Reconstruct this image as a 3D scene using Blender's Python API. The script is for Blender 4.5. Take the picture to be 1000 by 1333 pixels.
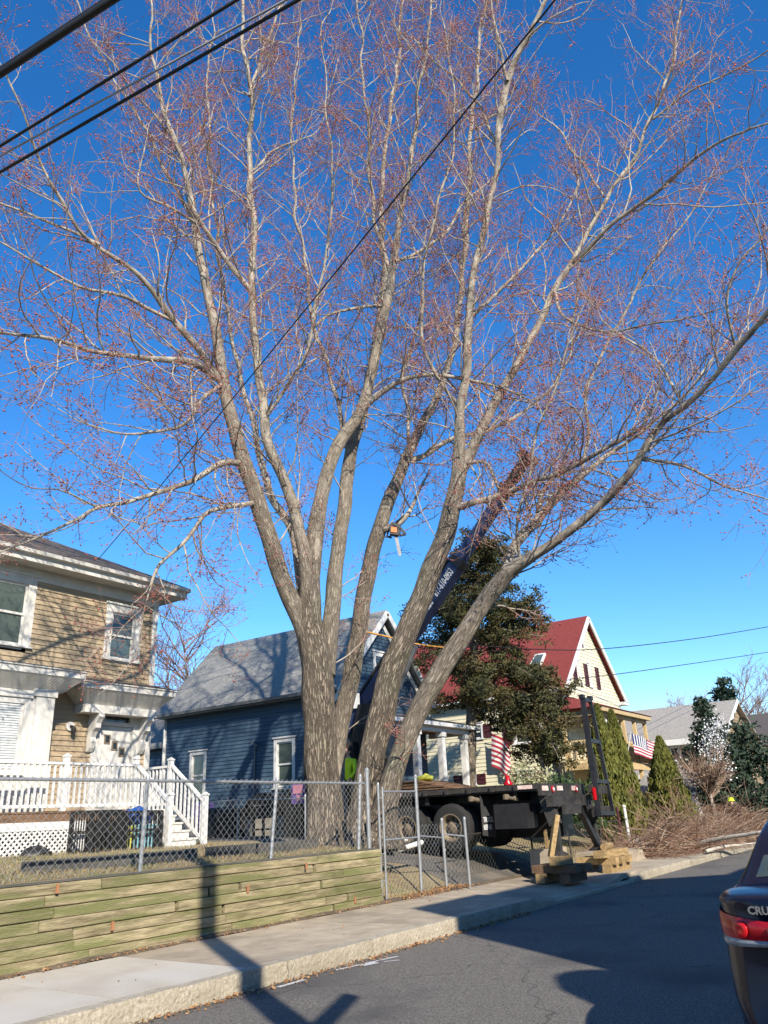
import bpy, bmesh, math, random
import numpy as np
from mathutils import Vector, Matrix
random.seed(7); rng = np.random.default_rng(11)
SC = bpy.context.scene
for o in list(bpy.data.objects): bpy.data.objects.remove(o)
COL = SC.collection

# ------------------------------------------------------------------ camera
# world: X runs along the street, Y across it into the house lots, Z up; metres
CAM_H = 1.6; FPX = 1018.0
def basis(p, r, y):
    p, r, y = map(math.radians, (p, r, y))
    f = np.array([math.cos(p)*math.cos(y), math.cos(p)*math.sin(y), math.sin(p)])
    ri = np.array([math.sin(y), -math.cos(y), 0]); u = np.cross(ri, f)
    return ri*math.cos(r)+u*math.sin(r), -ri*math.sin(r)+u*math.cos(r), f
CR, CU, CF = basis(21.2, -2.7, 34.2)
CP = np.array([0, 0, CAM_H])
cam = bpy.data.cameras.new('camera'); cam_o = bpy.data.objects.new('camera', cam); COL.objects.link(cam_o)
cam.sensor_fit = 'HORIZONTAL'; cam.sensor_width = 36; cam.lens = 36*FPX/1000; cam.clip_end = 3000; cam.clip_start = .05
mw = Matrix.Identity(4)
for i in range(3):
    mw[i][0], mw[i][1], mw[i][2], mw[i][3] = CR[i], CU[i], -CF[i], CP[i]
cam_o.matrix_world = mw; SC.camera = cam_o

# ------------------------------------------------------------------ sky, sun, exposure
SUN_EL, SUN_AZ = 32.0, 56.1       # light travels towards azimuth 56 deg (from +X to +Y)
LD = Vector((math.cos(math.radians(SUN_AZ)), math.sin(math.radians(SUN_AZ)), 0))
w = bpy.data.worlds.new('World'); SC.world = w; w.use_nodes = True
nt = w.node_tree; nt.nodes.clear()
sky = nt.nodes.new('ShaderNodeTexSky'); sky.sky_type = 'NISHITA'; sky.sun_disc = False
sky.sun_elevation = math.radians(SUN_EL); sky.sun_rotation = math.atan2(-LD.x, -LD.y)
sky.altitude = 0; sky.air_density = 1.0; sky.dust_density = .0; sky.ozone_density = 4.5
hs = nt.nodes.new('ShaderNodeHueSaturation'); hs.inputs['Saturation'].default_value = 1.27; hs.inputs['Hue'].default_value = .504; hs.inputs['Value'].default_value = 1.0
bg = nt.nodes.new('ShaderNodeBackground'); bg.inputs[1].default_value = .15
wo = nt.nodes.new('ShaderNodeOutputWorld')
nt.links.new(sky.outputs[0], hs.inputs['Color']); nt.links.new(hs.outputs[0], bg.inputs[0]); nt.links.new(bg.outputs[0], wo.inputs[0])
sl = bpy.data.lights.new('sun', 'SUN'); sl.energy = 5.0; sl.angle = math.radians(.53); sl.color = (1, .915, .79)
so = bpy.data.objects.new('sun', sl); COL.objects.link(so)
sd = Vector((LD.x*math.cos(math.radians(SUN_EL)), LD.y*math.cos(math.radians(SUN_EL)), -math.sin(math.radians(SUN_EL))))
so.rotation_euler = sd.to_track_quat('-Z', 'Y').to_euler(); so.location = (-10, -15, 20)
vs = SC.view_settings; vs.view_transform = 'Standard'; vs.look = 'None'; vs.exposure = 0.66; vs.gamma = 1; vs.use_curve_mapping = False
SC.cycles.max_bounces = 5; SC.cycles.diffuse_bounces = 2; SC.cycles.glossy_bounces = 2; SC.cycles.transmission_bounces = 2; SC.cycles.transparent_max_bounces = 8

# ------------------------------------------------------------------ measuring helpers
def ray(x, y): return (x-500)/FPX*CR-(y-666.5)/FPX*CU+CF
def onz(x, y, z): d = ray(x, y); return CP+d*((z-CAM_H)/d[2])
def ony(x, y, Y): d = ray(x, y); return CP+d*(Y/d[1])
def onx(x, y, X): d = ray(x, y); return CP+d*(X/d[0])
def atd(x, y, D): d = ray(x, y); t = D/math.hypot(d[0], d[1]); return CP+d*t, t/FPX

# ------------------------------------------------------------------ materials
MATS = {}
def M(name, c, rough=.75, c2=None, vs=4.0, var=.25, bump=0.0, bs=30.0, metal=0.0, stretch=(1,1,1), rnd=.0, spec=.4, coord='Object', detail=4, c3=None, v3=1.2, t3=(.45,.7)):
    m = bpy.data.materials.new(name); m.use_nodes = True; MATS[name] = m
    n = m.node_tree.nodes; l = m.node_tree.links; b = n['Principled BSDF']
    b.inputs['Roughness'].default_value = rough; b.inputs['Metallic'].default_value = metal
    b.inputs['Specular IOR Level'].default_value = spec
    tc = n.new('ShaderNodeTexCoord')
    mp = n.new('ShaderNodeMapping'); mp.inputs['Scale'].default_value = stretch
    if coord == 'tub':
        at = n.new('ShaderNodeAttribute'); at.attribute_name = 'tub'; l.new(at.outputs['Vector'], mp.inputs[0])
    elif coord == 'Geo':
        g = n.new('ShaderNodeNewGeometry'); l.new(g.outputs['Position'], mp.inputs[0])
    else: l.new(tc.outputs['Object'], mp.inputs[0])
    src = mp.outputs[0]
    if rnd:
        oi = n.new('ShaderNodeObjectInfo'); ad = n.new('ShaderNodeVectorMath'); ad.operation = 'ADD'
        sc = n.new('ShaderNodeVectorMath'); sc.operation = 'SCALE'; sc.inputs['Scale'].default_value = 37.0
        cb = n.new('ShaderNodeCombineXYZ'); 
        for k in range(3): l.new(oi.outputs['Random'], cb.inputs[k])
        l.new(cb.outputs[0], sc.inputs[0]); l.new(sc.outputs[0], ad.inputs[0]); l.new(src, ad.inputs[1]); src = ad.outputs[0]
    nz = n.new('ShaderNodeTexNoise'); nz.inputs['Scale'].default_value = vs; nz.inputs['Detail'].default_value = detail; nz.inputs['Roughness'].default_value = .6
    l.new(src, nz.inputs['Vector'])
    if c2 is None: c2 = tuple(x*(1-var) for x in c)
    rp = n.new('ShaderNodeValToRGB'); rp.color_ramp.elements[0].position = .33; rp.color_ramp.elements[1].position = .67
    rp.color_ramp.elements[0].color = (*c2, 1); rp.color_ramp.elements[1].color = (*c, 1)
    l.new(nz.outputs['Fac'], rp.inputs[0]); out = rp.outputs[0]
    if c3 is not None:
        n3 = n.new('ShaderNodeTexNoise'); n3.inputs['Scale'].default_value = v3; n3.inputs['Detail'].default_value = 6
        l.new(src, n3.inputs['Vector'])
        r3 = n.new('ShaderNodeMapRange'); r3.inputs[1].default_value, r3.inputs[2].default_value = t3; l.new(n3.outputs['Fac'], r3.inputs[0])
        mx = n.new('ShaderNodeMix'); mx.data_type = 'RGBA'; l.new(r3.outputs[0], mx.inputs[0]); l.new(out, mx.inputs[6]); mx.inputs[7].default_value = (*c3, 1); out = mx.outputs[2]
    if rnd:
        hv = n.new('ShaderNodeHueSaturation'); mr = n.new('ShaderNodeMapRange'); mr.inputs[3].default_value = 1-rnd; mr.inputs[4].default_value = 1+rnd
        l.new(oi.outputs['Random'], mr.inputs[0]); l.new(mr.outputs[0], hv.inputs['Value']); l.new(out, hv.inputs['Color']); out = hv.outputs[0]
    l.new(out, b.inputs['Base Color'])
    if bump:
        nb = n.new('ShaderNodeTexNoise'); nb.inputs['Scale'].default_value = bs; nb.inputs['Detail'].default_value = 5; l.new(src, nb.inputs['Vector'])
        bp = n.new('ShaderNodeBump'); bp.inputs['Strength'].default_value = bump; bp.inputs['Distance'].default_value = .02
        l.new(nb.outputs['Fac'], bp.inputs['Height']); l.new(bp.outputs[0], b.inputs['Normal'])
    return m
M('asphalt', (.225,.207,.18), .92, (.07,.064,.056), vs=50, bump=.6, bs=70, c3=(.075,.073,.07), v3=.45, t3=(.52,.72), spec=.25)
def cracks(m):
    n = m.node_tree.nodes; l = m.node_tree.links; b = n['Principled BSDF']; tc = n.new('ShaderNodeTexCoord')
    nz = n.new('ShaderNodeTexNoise'); nz.inputs['Scale'].default_value = 1.3; nz.inputs['Detail'].default_value = 6; l.new(tc.outputs['Object'], nz.inputs['Vector'])
    ad = n.new('ShaderNodeVectorMath'); ad.operation = 'MULTIPLY_ADD'; l.new(nz.outputs['Color'], ad.inputs[0]); ad.inputs[1].default_value = (.9,.9,.0); l.new(tc.outputs['Object'], ad.inputs[2])
    v = n.new('ShaderNodeTexVoronoi'); v.feature = 'DISTANCE_TO_EDGE'; v.inputs['Scale'].default_value = .33; l.new(ad.outputs[0], v.inputs['Vector'])
    mr = n.new('ShaderNodeMapRange'); mr.inputs[1].default_value = .0015; mr.inputs[2].default_value = .006; mr.inputs[3].default_value = .6; l.new(v.outputs['Distance'], mr.inputs[0])
    base = b.inputs['Base Color'].links[0].from_socket; mx = n.new('ShaderNodeMix'); mx.data_type = 'RGBA'; mx.blend_type = 'MULTIPLY'; mx.inputs[0].default_value = 1
    l.new(base, mx.inputs[6]); l.new(mr.outputs[0], mx.inputs[7]); l.new(mx.outputs[2], b.inputs['Base Color'])
cracks(MATS['asphalt'])
M('drive_asphalt', (.13,.12,.105), .95, (.07,.066,.06), vs=40, bump=.5, bs=90, c3=(.2,.17,.13), v3=1.1)
M('concrete', (.44,.37,.27), .92, (.31,.255,.185), vs=3, bump=.25, bs=120, rnd=.06, c3=(.24,.20,.15), v3=.9, t3=(.5,.72))
M('new_concrete', (.50,.45,.365), .9, (.42,.375,.305), vs=2.2, bump=.15, bs=150, c3=(.5,.47,.41), v3=.9)
M('granite', (.46,.41,.32), .9, (.27,.235,.17), vs=38, bump=1.0, bs=22, rnd=.09, c3=(.3,.26,.19), v3=3)
M('soil', (.16,.12,.08), .98, (.09,.068,.045), vs=9, bump=.9, bs=35)
M('lawn', (.36,.29,.155), .98, (.20,.15,.085), vs=14, bump=1.0, bs=60, c3=(.22,.22,.09), v3=1.3, t3=(.5,.7), coord='Geo')
M('far_ground', (.14,.12,.08), .98, (.10,.085,.06), vs=.4, bump=.4, bs=8)
M('timber', (.40,.335,.20), .85, (.15,.122,.065), vs=6, bump=.7, bs=30, stretch=(.4,1,3.5), rnd=.17, c3=(.155,.16,.06), v3=2.3, t3=(.45,.64))
M('timber_cap', (.11,.105,.09), .9, (.065,.063,.055), vs=6, bump=.5, bs=40, stretch=(.3,1,2), rnd=.1)
M('rust_stain', (.28,.08,.04), .9, (.36,.2,.09), vs=12)
M('galv', (.42,.43,.43), .45, (.30,.31,.31), vs=20, metal=.55)
M('wire_galv', (.40,.41,.41), .5, (.28,.29,.29), vs=20, metal=.35)
M('dark_wire', (.06,.07,.06), .6, (.035,.04,.035), vs=20)
M('tan_siding', (.42,.325,.21), .7, (.35,.27,.17), vs=2.2, bump=.12, bs=40, stretch=(.4,.4,3), c3=(.32,.25,.16), v3=.9, t3=(.52,.8))
M('white_paint', (.70,.69,.655), .6, (.62,.61,.575), vs=3, bump=.06, bs=40)
M('old_white', (.64,.625,.575), .65, (.52,.50,.45), vs=3, bump=.1, bs=30, c3=(.5,.47,.4), v3=2.2, t3=(.55,.8))
M('blue_siding', (.058,.10,.148), .6, (.044,.08,.122), vs=2.0, bump=.1, bs=30, stretch=(.4,.4,3))
M('cream_siding', (.68,.635,.45), .65, (.62,.575,.40), vs=2.0, bump=.05, bs=30)
M('grey_shingle', (.33,.32,.29), .95, (.17,.17,.155), vs=9, bump=.9, bs=28, stretch=(1,1,3))
M('dark_shingle', (.12,.10,.085), .95, (.065,.055,.048), vs=9, bump=.9, bs=28, stretch=(1,1,3))
M('red_shingle', (.255,.045,.036), .92, (.15,.026,.022), vs=10, bump=.7, bs=30, stretch=(1,1,3))
M('tan_shingle', (.36,.33,.28), .95, (.25,.225,.19), vs=7, bump=.6, bs=25, stretch=(1,1,3))
M('wood_shake', (.36,.26,.16), .9, (.19,.13,.075), vs=14, bump=.6, bs=30)
M('pine_wood', (.56,.42,.22), .7, (.44,.31,.15), vs=6, bump=.2, bs=30, stretch=(1,1,.3), rnd=.08)
M('crib_wood', (.40,.28,.13), .85, (.22,.145,.065), vs=9, bump=.5, bs=30, stretch=(.4,2,2), rnd=.18)
M('old_plank', (.22,.13,.075), .9, (.12,.07,.04), vs=8, bump=.5, bs=30, stretch=(.3,2,2), rnd=.2)
M('burgundy', (.075,.018,.022), .55, vs=4)
M('foundation', (.38,.35,.29), .95, (.25,.23,.19), vs=4, bump=.6, bs=20)
M('pane', (.035,.045,.05), .08, (.02,.026,.03), vs=1.5, spec=.8)
M('pane_green', (.10,.13,.115), .1, (.05,.07,.065), vs=1.2, spec=.8)
M('blind', (.60,.62,.60), .6, vs=3)
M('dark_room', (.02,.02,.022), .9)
M('black_metal', (.022,.022,.024), .45, (.014,.014,.016), vs=6, bump=.1, bs=20)
M('dirty_metal', (.05,.046,.042), .7, (.025,.023,.021), vs=8, bump=.3, bs=20)
M('grey_metal', (.25,.25,.25), .5, (.16,.16,.16), vs=6, metal=.4)
M('navy_paint', (.03,.05,.12), .35, (.02,.033,.085), vs=2)
M('rubber', (.025,.025,.025), .85, (.016,.016,.016), vs=20, bump=.3, bs=60)
M('rim', (.24,.19,.125), .65, (.13,.10,.07), vs=5)
M('mudflap', (.05,.05,.05), .7)
M('car_paint', (.006,.008,.022), .22, (.005,.007,.018), vs=2, spec=.25)
M('car_glass', (.05,.075,.07), .05, (.04,.06,.055), vs=1, spec=1.0)
M('car_trim', (.55,.56,.58), .15, vs=3, metal=.9)
M('lamp_red', (.50,.006,.012), .2, (.34,.004,.009), vs=3, spec=.35)
M('lamp_bright', (.62,.012,.016), .2, vs=3, spec=.35)
M('lamp_clear', (.30,.30,.31), .12, (.16,.16,.17), vs=14, spec=.8)
M('print_white', (.82,.82,.80), .6)
M('hi_vis', (.62,.85,.02), .7, (.5,.7,.02), vs=6)
M('skin', (.55,.33,.24), .6)
M('dark_cloth', (.022,.024,.035), .9, (.014,.015,.02), vs=9)
M('hair', (.03,.02,.012), .8)
M('orange_plastic', (.75,.20,.03), .4)
M('black_plastic', (.02,.02,.02), .5, (.013,.013,.013), vs=5)
M('bin_blue', (.02,.09,.34), .45, (.015,.06,.25), vs=4)
M('bin_cyan', (.18,.45,.55), .5, (.3,.55,.62), vs=9)
M('bin_yellow', (.62,.62,.08), .5)
M('purple', (.14,.09,.30), .5)
M('pink', (.6,.25,.32), .5)
M('bag_white', (.75,.75,.76), .4, bump=.3, bs=8)
M('flag_red', (.42,.03,.05), .8); M('flag_white', (.78,.76,.74), .8); M('flag_blue', (.02,.03,.13), .8)
M('rope', (.55,.27,.06), .8)
M('cable', (.012,.012,.013), .6); M('cable_grey', (.3,.3,.31), .5)
M('chalk', (.62,.62,.62), .9, (.35,.35,.35), vs=30)
M('yellow_sign', (.75,.65,.05), .6)
M('red_tape', (.62,.06,.05), .5); M('white_tape', (.75,.68,.62), .5, (.62,.35,.3), vs=12)
M('dry_leaf', (.30,.15,.06), .9, (.16,.075,.035), vs=30, c3=(.42,.28,.14), v3=9)
M('brush', (.25,.165,.105), .9, (.15,.085,.06), vs=3, c3=(.46,.35,.25), v3=2)
M('brush_twig', (.29,.165,.10), .9, (.14,.072,.046), vs=2)
M('log_bark', (.55,.50,.42), .9, (.32,.28,.22), vs=8, bump=.6, bs=20)
M('cut_wood', (.62,.45,.26), .85, (.5,.34,.18), vs=9)
M('twig', (.42,.27,.205), .8, (.27,.135,.10), vs=.9)
M('bud', (.42,.11,.08), .7, (.27,.065,.05), vs=3)
M('cedar', (.085,.08,.024), .8, (.038,.043,.015), vs=1.6, c3=(.14,.092,.03), v3=1.1, t3=(.5,.7))
M('arbor', (.155,.155,.026), .8, (.08,.09,.016), vs=2.2)
M('spruce', (.04,.065,.035), .8, (.022,.04,.024), vs=2)
M('laurel', (.05,.085,.025), .55, (.03,.05,.018), vs=3)
M('pale_leaf', (.42,.42,.24), .7, (.22,.24,.12), vs=5)
M('white_flower', (.8,.8,.78), .7)
M('utility_pole', (.16,.12,.085), .9, (.10,.075,.05), vs=6, bump=.5, bs=30, stretch=(1,1,.1))
M('plain_brick', (.32,.14,.10), .9, (.22,.09,.065), vs=9)
# bark: coordinates that run along each limb; thick wood is furrowed, thin wood paler and smoother
def bark(name):
    m = bpy.data.materials.new(name); m.use_nodes = True; MATS[name] = m
    n = m.node_tree.nodes; l = m.node_tree.links; b = n['Principled BSDF']; b.inputs['Roughness'].default_value = .92; b.inputs['Specular IOR Level'].default_value = .2
    at = n.new('ShaderNodeAttribute'); at.attribute_name = 'tub'
    def mapping(sc): mp = n.new('ShaderNodeMapping'); mp.inputs['Scale'].default_value = sc; l.new(at.outputs['Vector'], mp.inputs[0]); return mp.outputs[0]
    def noise(src, sc, det=6): z = n.new('ShaderNodeTexNoise'); z.inputs['Scale'].default_value = sc; z.inputs['Detail'].default_value = det; z.inputs['Roughness'].default_value = .65; l.new(src, z.inputs['Vector']); return z
    def ramp(src, a, b_, c0, c1): r = n.new('ShaderNodeValToRGB'); r.color_ramp.elements[0].position = a; r.color_ramp.elements[1].position = b_; r.color_ramp.elements[0].color = (*c0,1); r.color_ramp.elements[1].color = (*c1,1); l.new(src, r.inputs[0]); return r.outputs[0]
    def mix(f, a, b_): x = n.new('ShaderNodeMix'); x.data_type = 'RGBA'; l.new(f, x.inputs[0]); l.new(a, x.inputs[6]); l.new(b_, x.inputs[7]); return x.outputs[2]
    def rng_(src, a, b_, c=0, d=1): r = n.new('ShaderNodeMapRange'); r.inputs[1].default_value, r.inputs[2].default_value, r.inputs[3].default_value, r.inputs[4].default_value = a, b_, c, d; l.new(src, r.inputs[0]); return r.outputs[0]
    sx = n.new('ShaderNodeSeparateXYZ'); l.new(at.outputs['Vector'], sx.inputs[0]); cx = n.new('ShaderNodeCombineXYZ'); l.new(sx.outputs[0], cx.inputs[0]); l.new(sx.outputs[1], cx.inputs[1])
    ln = n.new('ShaderNodeVectorMath'); ln.operation = 'LENGTH'; l.new(cx.outputs[0], ln.inputs[0]); rad = rng_(ln.outputs['Value'], .07, .26)
    mp = mapping((1,1,.14)); nz = noise(mp, 9)
    ad = n.new('ShaderNodeVectorMath'); ad.operation = 'MULTIPLY_ADD'; l.new(nz.outputs['Color'], ad.inputs[0]); ad.inputs[1].default_value = (.16,.16,.16); l.new(mp, ad.inputs[2])
    v = n.new('ShaderNodeTexVoronoi'); v.feature = 'DISTANCE_TO_EDGE'; v.inputs['Scale'].default_value = 24; l.new(ad.outputs[0], v.inputs['Vector']); fur = rng_(v.outputs['Distance'], 0, .22)
    thick = ramp(noise(mp, 16).outputs['Fac'], .33, .67, (.20,.16,.12), (.36,.295,.22)); moss = noise(mapping((1,1,.6)), 1.6)
    mo = n.new('ShaderNodeMix'); mo.data_type = 'RGBA'; l.new(rng_(moss.outputs['Fac'], .52, .72, 0, .7), mo.inputs[0]); l.new(thick, mo.inputs[6]); mo.inputs[7].default_value = (.27,.265,.17,1)
    dk = n.new('ShaderNodeMix'); dk.data_type = 'RGBA'; dk.blend_type = 'MULTIPLY'; dk.inputs[0].default_value = 1; l.new(mo.outputs[2], dk.inputs[6]); l.new(rng_(fur, 0, 1, .58, 1), dk.inputs[7])
    thin = ramp(noise(mapping((1,1,.5)), 7).outputs['Fac'], .38, .62, (.17,.14,.11), (.44,.385,.305))
    l.new(mix(rad, thin, dk.outputs[2]), b.inputs['Base Color'])
    ma = n.new('ShaderNodeMath'); ma.operation = 'MULTIPLY_ADD'; l.new(nz.outputs['Fac'], ma.inputs[0]); ma.inputs[1].default_value = .9; l.new(fur, ma.inputs[2])
    bp = n.new('ShaderNodeBump'); l.new(rng_(rad, 0, 1, .35, 1), bp.inputs['Strength']); bp.inputs['Distance'].default_value = .045
    l.new(ma.outputs[0], bp.inputs['Height']); l.new(bp.outputs[0], b.inputs['Normal'])
bark('bark')
M('limb_bark', (.44,.385,.305), .9, (.21,.165,.125), vs=5, spec=.2)

# ------------------------------------------------------------------ mesh helpers
def mk(name, V, F, mats, parent=None, smooth=False, fm=None, recalc=False, origin=True, **tags):
    V = np.asarray(V, float).reshape(-1, 3)
    lo, hi = V.min(0), V.max(0)
    org = np.array([(lo[0]+hi[0])/2, (lo[1]+hi[1])/2, lo[2]]) if origin else np.zeros(3)
    me = bpy.data.meshes.new(name)
    if isinstance(F, np.ndarray):
        nv, nf = len(V), len(F); k = F.shape[1]
        me.vertices.add(nv); me.vertices.foreach_set('co', (V-org).astype(np.float32).ravel())
        me.loops.add(nf*k); me.loops.foreach_set('vertex_index', F.astype(np.int32).ravel())
        me.polygons.add(nf); me.polygons.foreach_set('loop_start', np.arange(0, nf*k, k, dtype=np.int32))
        me.update(calc_edges=True)
    else:
        me.from_pydata([tuple(v) for v in (V-org)], [], [tuple(f) for f in F])
        if recalc:
            bm = bmesh.new(); bm.from_mesh(me); bmesh.ops.recalc_face_normals(bm, faces=bm.faces); bm.to_mesh(me); bm.free()
    if isinstance(mats, str): mats = [mats]
    for m in mats: me.materials.append(MATS[m])
    if fm is not None: me.polygons.foreach_set('material_index', np.asarray(fm, dtype=np.int32))
    if smooth: me.polygons.foreach_set('use_smooth', np.ones(len(me.polygons), dtype=bool))
    o = bpy.data.objects.new(name, me); COL.objects.link(o); o.location = Vector(org)
    adopt(o, parent)
    for k_, v_ in tags.items(): o[k_] = v_
    return o
def wloc(o):
    return o.location if o is not None else Vector((0,0,0))
def adopt(o, parent):
    if parent is not None:
        o.parent = parent; o.matrix_parent_inverse = Matrix.Translation(-parent.location)
def thing(name, loc, label, category, group=None):
    o = bpy.data.objects.new(name, None); COL.objects.link(o); o.location = Vector(loc); o.empty_display_size = .2
    o['label'] = label; o['category'] = category
    if group: o['group'] = group
    return o
def inst(name, src, loc, parent=None, **tags):
    o = src.copy(); o.name = name; COL.objects.link(o); o.location = Vector(loc); o.parent = None
    adopt(o, parent)
    for k_, v_ in tags.items(): o[k_] = v_
    return o
def FR(o, u, n):
    o = np.array(o, float); u = np.array(u, float); n = np.array(n, float); zz = np.array([0,0,1.])
    return lambda a, z, d: o+u*a+zz*z+n*d
WORLD = lambda a, b, c: np.array([a, b, c], float)
class MB:
    def __init__(s): s.V = []; s.F = []; s.m = []; s.cm = 0
    def face(s, *pts):
        b = len(s.V); s.V += [np.asarray(p, float) for p in pts]; s.F.append(tuple(range(b, b+len(pts)))); s.m.append(s.cm); return s
    def hexa(s, p):
        b = len(s.V); s.V += [np.asarray(q, float) for q in p]
        for f in ((0,3,2,1),(4,5,6,7),(0,1,5,4),(1,2,6,5),(2,3,7,6),(3,0,4,7)): s.F.append(tuple(b+i for i in f)); s.m.append(s.cm)
        return s
    def box(s, P, a0, a1, z0, z1, d0, d1):
        return s.hexa([P(a0,z0,d0),P(a1,z0,d0),P(a1,z0,d1),P(a0,z0,d1),P(a0,z1,d0),P(a1,z1,d0),P(a1,z1,d1),P(a0,z1,d1)])
    def wb(s, x0, x1, y0, y1, z0, z1):
        return s.hexa([(x0,y0,z0),(x1,y0,z0),(x1,y1,z0),(x0,y1,z0),(x0,y0,z1),(x1,y0,z1),(x1,y1,z1),(x0,y1,z1)])
    def bar(s, a, b, w, h, up=(0,0,1)):
        a = np.array(a, float); b = np.array(b, float); t = b-a; t /= np.linalg.norm(t); up = np.array(up, float)
        if abs(t@up) > .97: up = np.array([1.,0,0])
        r = np.cross(t, up); r /= np.linalg.norm(r); q = np.cross(r, t); r = r*w/2; q = q*h/2
        return s.hexa([a-r-q, a+r-q, b+r-q, b-r-q, a-r+q, a+r+q, b+r+q, b-r+q])
    def cyl(s, a, b, r0, r1=None, n=12, cap=True):
        if r1 is None: r1 = r0
        a = np.array(a, float); b = np.array(b, float); t = b-a; t /= np.linalg.norm(t)
        up = np.array([0,0,1.]) if abs(t[2]) < .9 else np.array([1.,0,0])
        u = np.cross(t, up); u /= np.linalg.norm(u); v = np.cross(t, u); i0 = len(s.V)
        for p, r in ((a, r0), (b, r1)):
            for k in range(n):
                an = 2*math.pi*k/n; s.V.append(p+r*(u*math.cos(an)+v*math.sin(an)))
        for k in range(n): s.F.append((i0+k, i0+(k+1)%n, i0+n+(k+1)%n, i0+n+k)); s.m.append(s.cm)
        if cap: s.F.append(tuple(i0+k for k in range(n-1,-1,-1))); s.F.append(tuple(i0+n+k for k in range(n))); s.m += [s.cm]*2
        return s
    def prism(s, poly, P0, P1):   # poly list of params -> P0(p), P1(p)
        a = [np.asarray(P0(p), float) for p in poly]; b = [np.asarray(P1(p), float) for p in poly]; n = len(a); i = len(s.V)
        s.V += a+b; s.F.append(tuple(range(i+n-1, i-1, -1))); s.F.append(tuple(range(i+n, i+2*n))); s.m += [s.cm]*2
        for k in range(n): s.F.append((i+k, i+(k+1)%n, i+n+(k+1)%n, i+n+k)); s.m.append(s.cm)
        return s
    def lathe(s, base, prof, n=16):
        base = np.array(base, float); i0 = len(s.V)
        for r, z in prof:
            for k in range(n): a = 2*math.pi*k/n; s.V.append(base+np.array([r*math.cos(a), r*math.sin(a), z]))
        for j in range(len(prof)-1):
            for k in range(n): s.F.append((i0+j*n+k, i0+j*n+(k+1)%n, i0+(j+1)*n+(k+1)%n, i0+(j+1)*n+k)); s.m.append(s.cm)
        return s
    def ok(s, name, mats, parent=None, smooth=False, **t):
        return mk(name, s.V, s.F, mats, parent, smooth, fm=s.m if max(s.m) else None, recalc=True, **t)
def tubes(P, R, sides, attr=False, cap=False):
    """P [N,K,3], R [N,K] -> verts, quads (, local cylinder coordinates)"""
    N, K, _ = P.shape
    T = np.gradient(P, axis=1); T /= np.linalg.norm(T, axis=2, keepdims=True)+1e-9
    mt = P[:,-1]-P[:,0]; ref = np.where((np.abs(mt[:,2]) > .8*np.linalg.norm(mt, axis=1))[:,None], np.array([[1.,.2,0]]), np.array([[.1,.05,1.]]))
    ref = np.repeat(ref[:,None,:], K, 1)
    A = ref-(ref*T).sum(2, keepdims=True)*T; A /= np.linalg.norm(A, axis=2, keepdims=True)+1e-9; B = np.cross(T, A)
    an = np.arange(sides)*2*np.pi/sides
    ca, sa = np.cos(an), np.sin(an)
    off = A[:,:,None,:]*ca[None,None,:,None]+B[:,:,None,:]*sa[None,None,:,None]
    Rr = R if R.ndim == 3 else R[:,:,None]*np.ones(sides)
    V = (P[:,:,None,:]+off*Rr[...,None]).reshape(-1, 3)
    idx = np.arange(N*K*sides).reshape(N, K, sides); nx = np.roll(idx, -1, 2)
    F = np.stack([idx[:,:-1], nx[:,:-1], nx[:,1:], idx[:,1:]], -1).reshape(-1, 4)
    if not attr: return V, F
    s = np.concatenate([np.zeros((N,1)), np.cumsum(np.linalg.norm(np.diff(P, axis=1), axis=2), 1)], 1)
    C = np.stack(np.broadcast_arrays(ca*Rr, sa*Rr, s[:,:,None]), -1).reshape(-1, 3)
    return V, F, C
def set_tub(o, C, seed=0):
    C = np.asarray(C, np.float32)+np.array([0,0,seed], np.float32)
    a = o.data.attributes.new('tub', 'FLOAT_VECTOR', 'POINT'); a.data.foreach_set('vector', C.ravel())
def nrm(v): return v/(np.linalg.norm(v, axis=-1, keepdims=True)+1e-9)
def text(body, size, origin, xdir, ydir, mat, parent, name='lettering', shear=0, bold=0.0, depth=.004, align='LEFT', sx=1.0):
    cu = bpy.data.curves.new('t', 'FONT'); cu.body = body; cu.size = size; cu.extrude = depth/2; cu.shear = shear; cu.offset = bold; cu.align_x = align; cu.resolution_u = 2
    ob = bpy.data.objects.new('t', cu); COL.objects.link(ob)
    dg = bpy.context.evaluated_depsgraph_get(); me = bpy.data.meshes.new_from_object(ob.evaluated_get(dg)); bpy.data.objects.remove(ob)
    x = np.array(xdir, float)/np.linalg.norm(xdir); y = np.array(ydir, float); y = y-(y@x)*x; y /= np.linalg.norm(y); z = np.cross(x, y); o = np.array(origin, float)
    V = [o+x*v.co.x*sx+y*v.co.y+z*v.co.z for v in me.vertices]; F = [tuple(p.vertices) for p in me.polygons]; bpy.data.meshes.remove(me)
    return mk(name, V, F, mat, parent)
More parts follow.
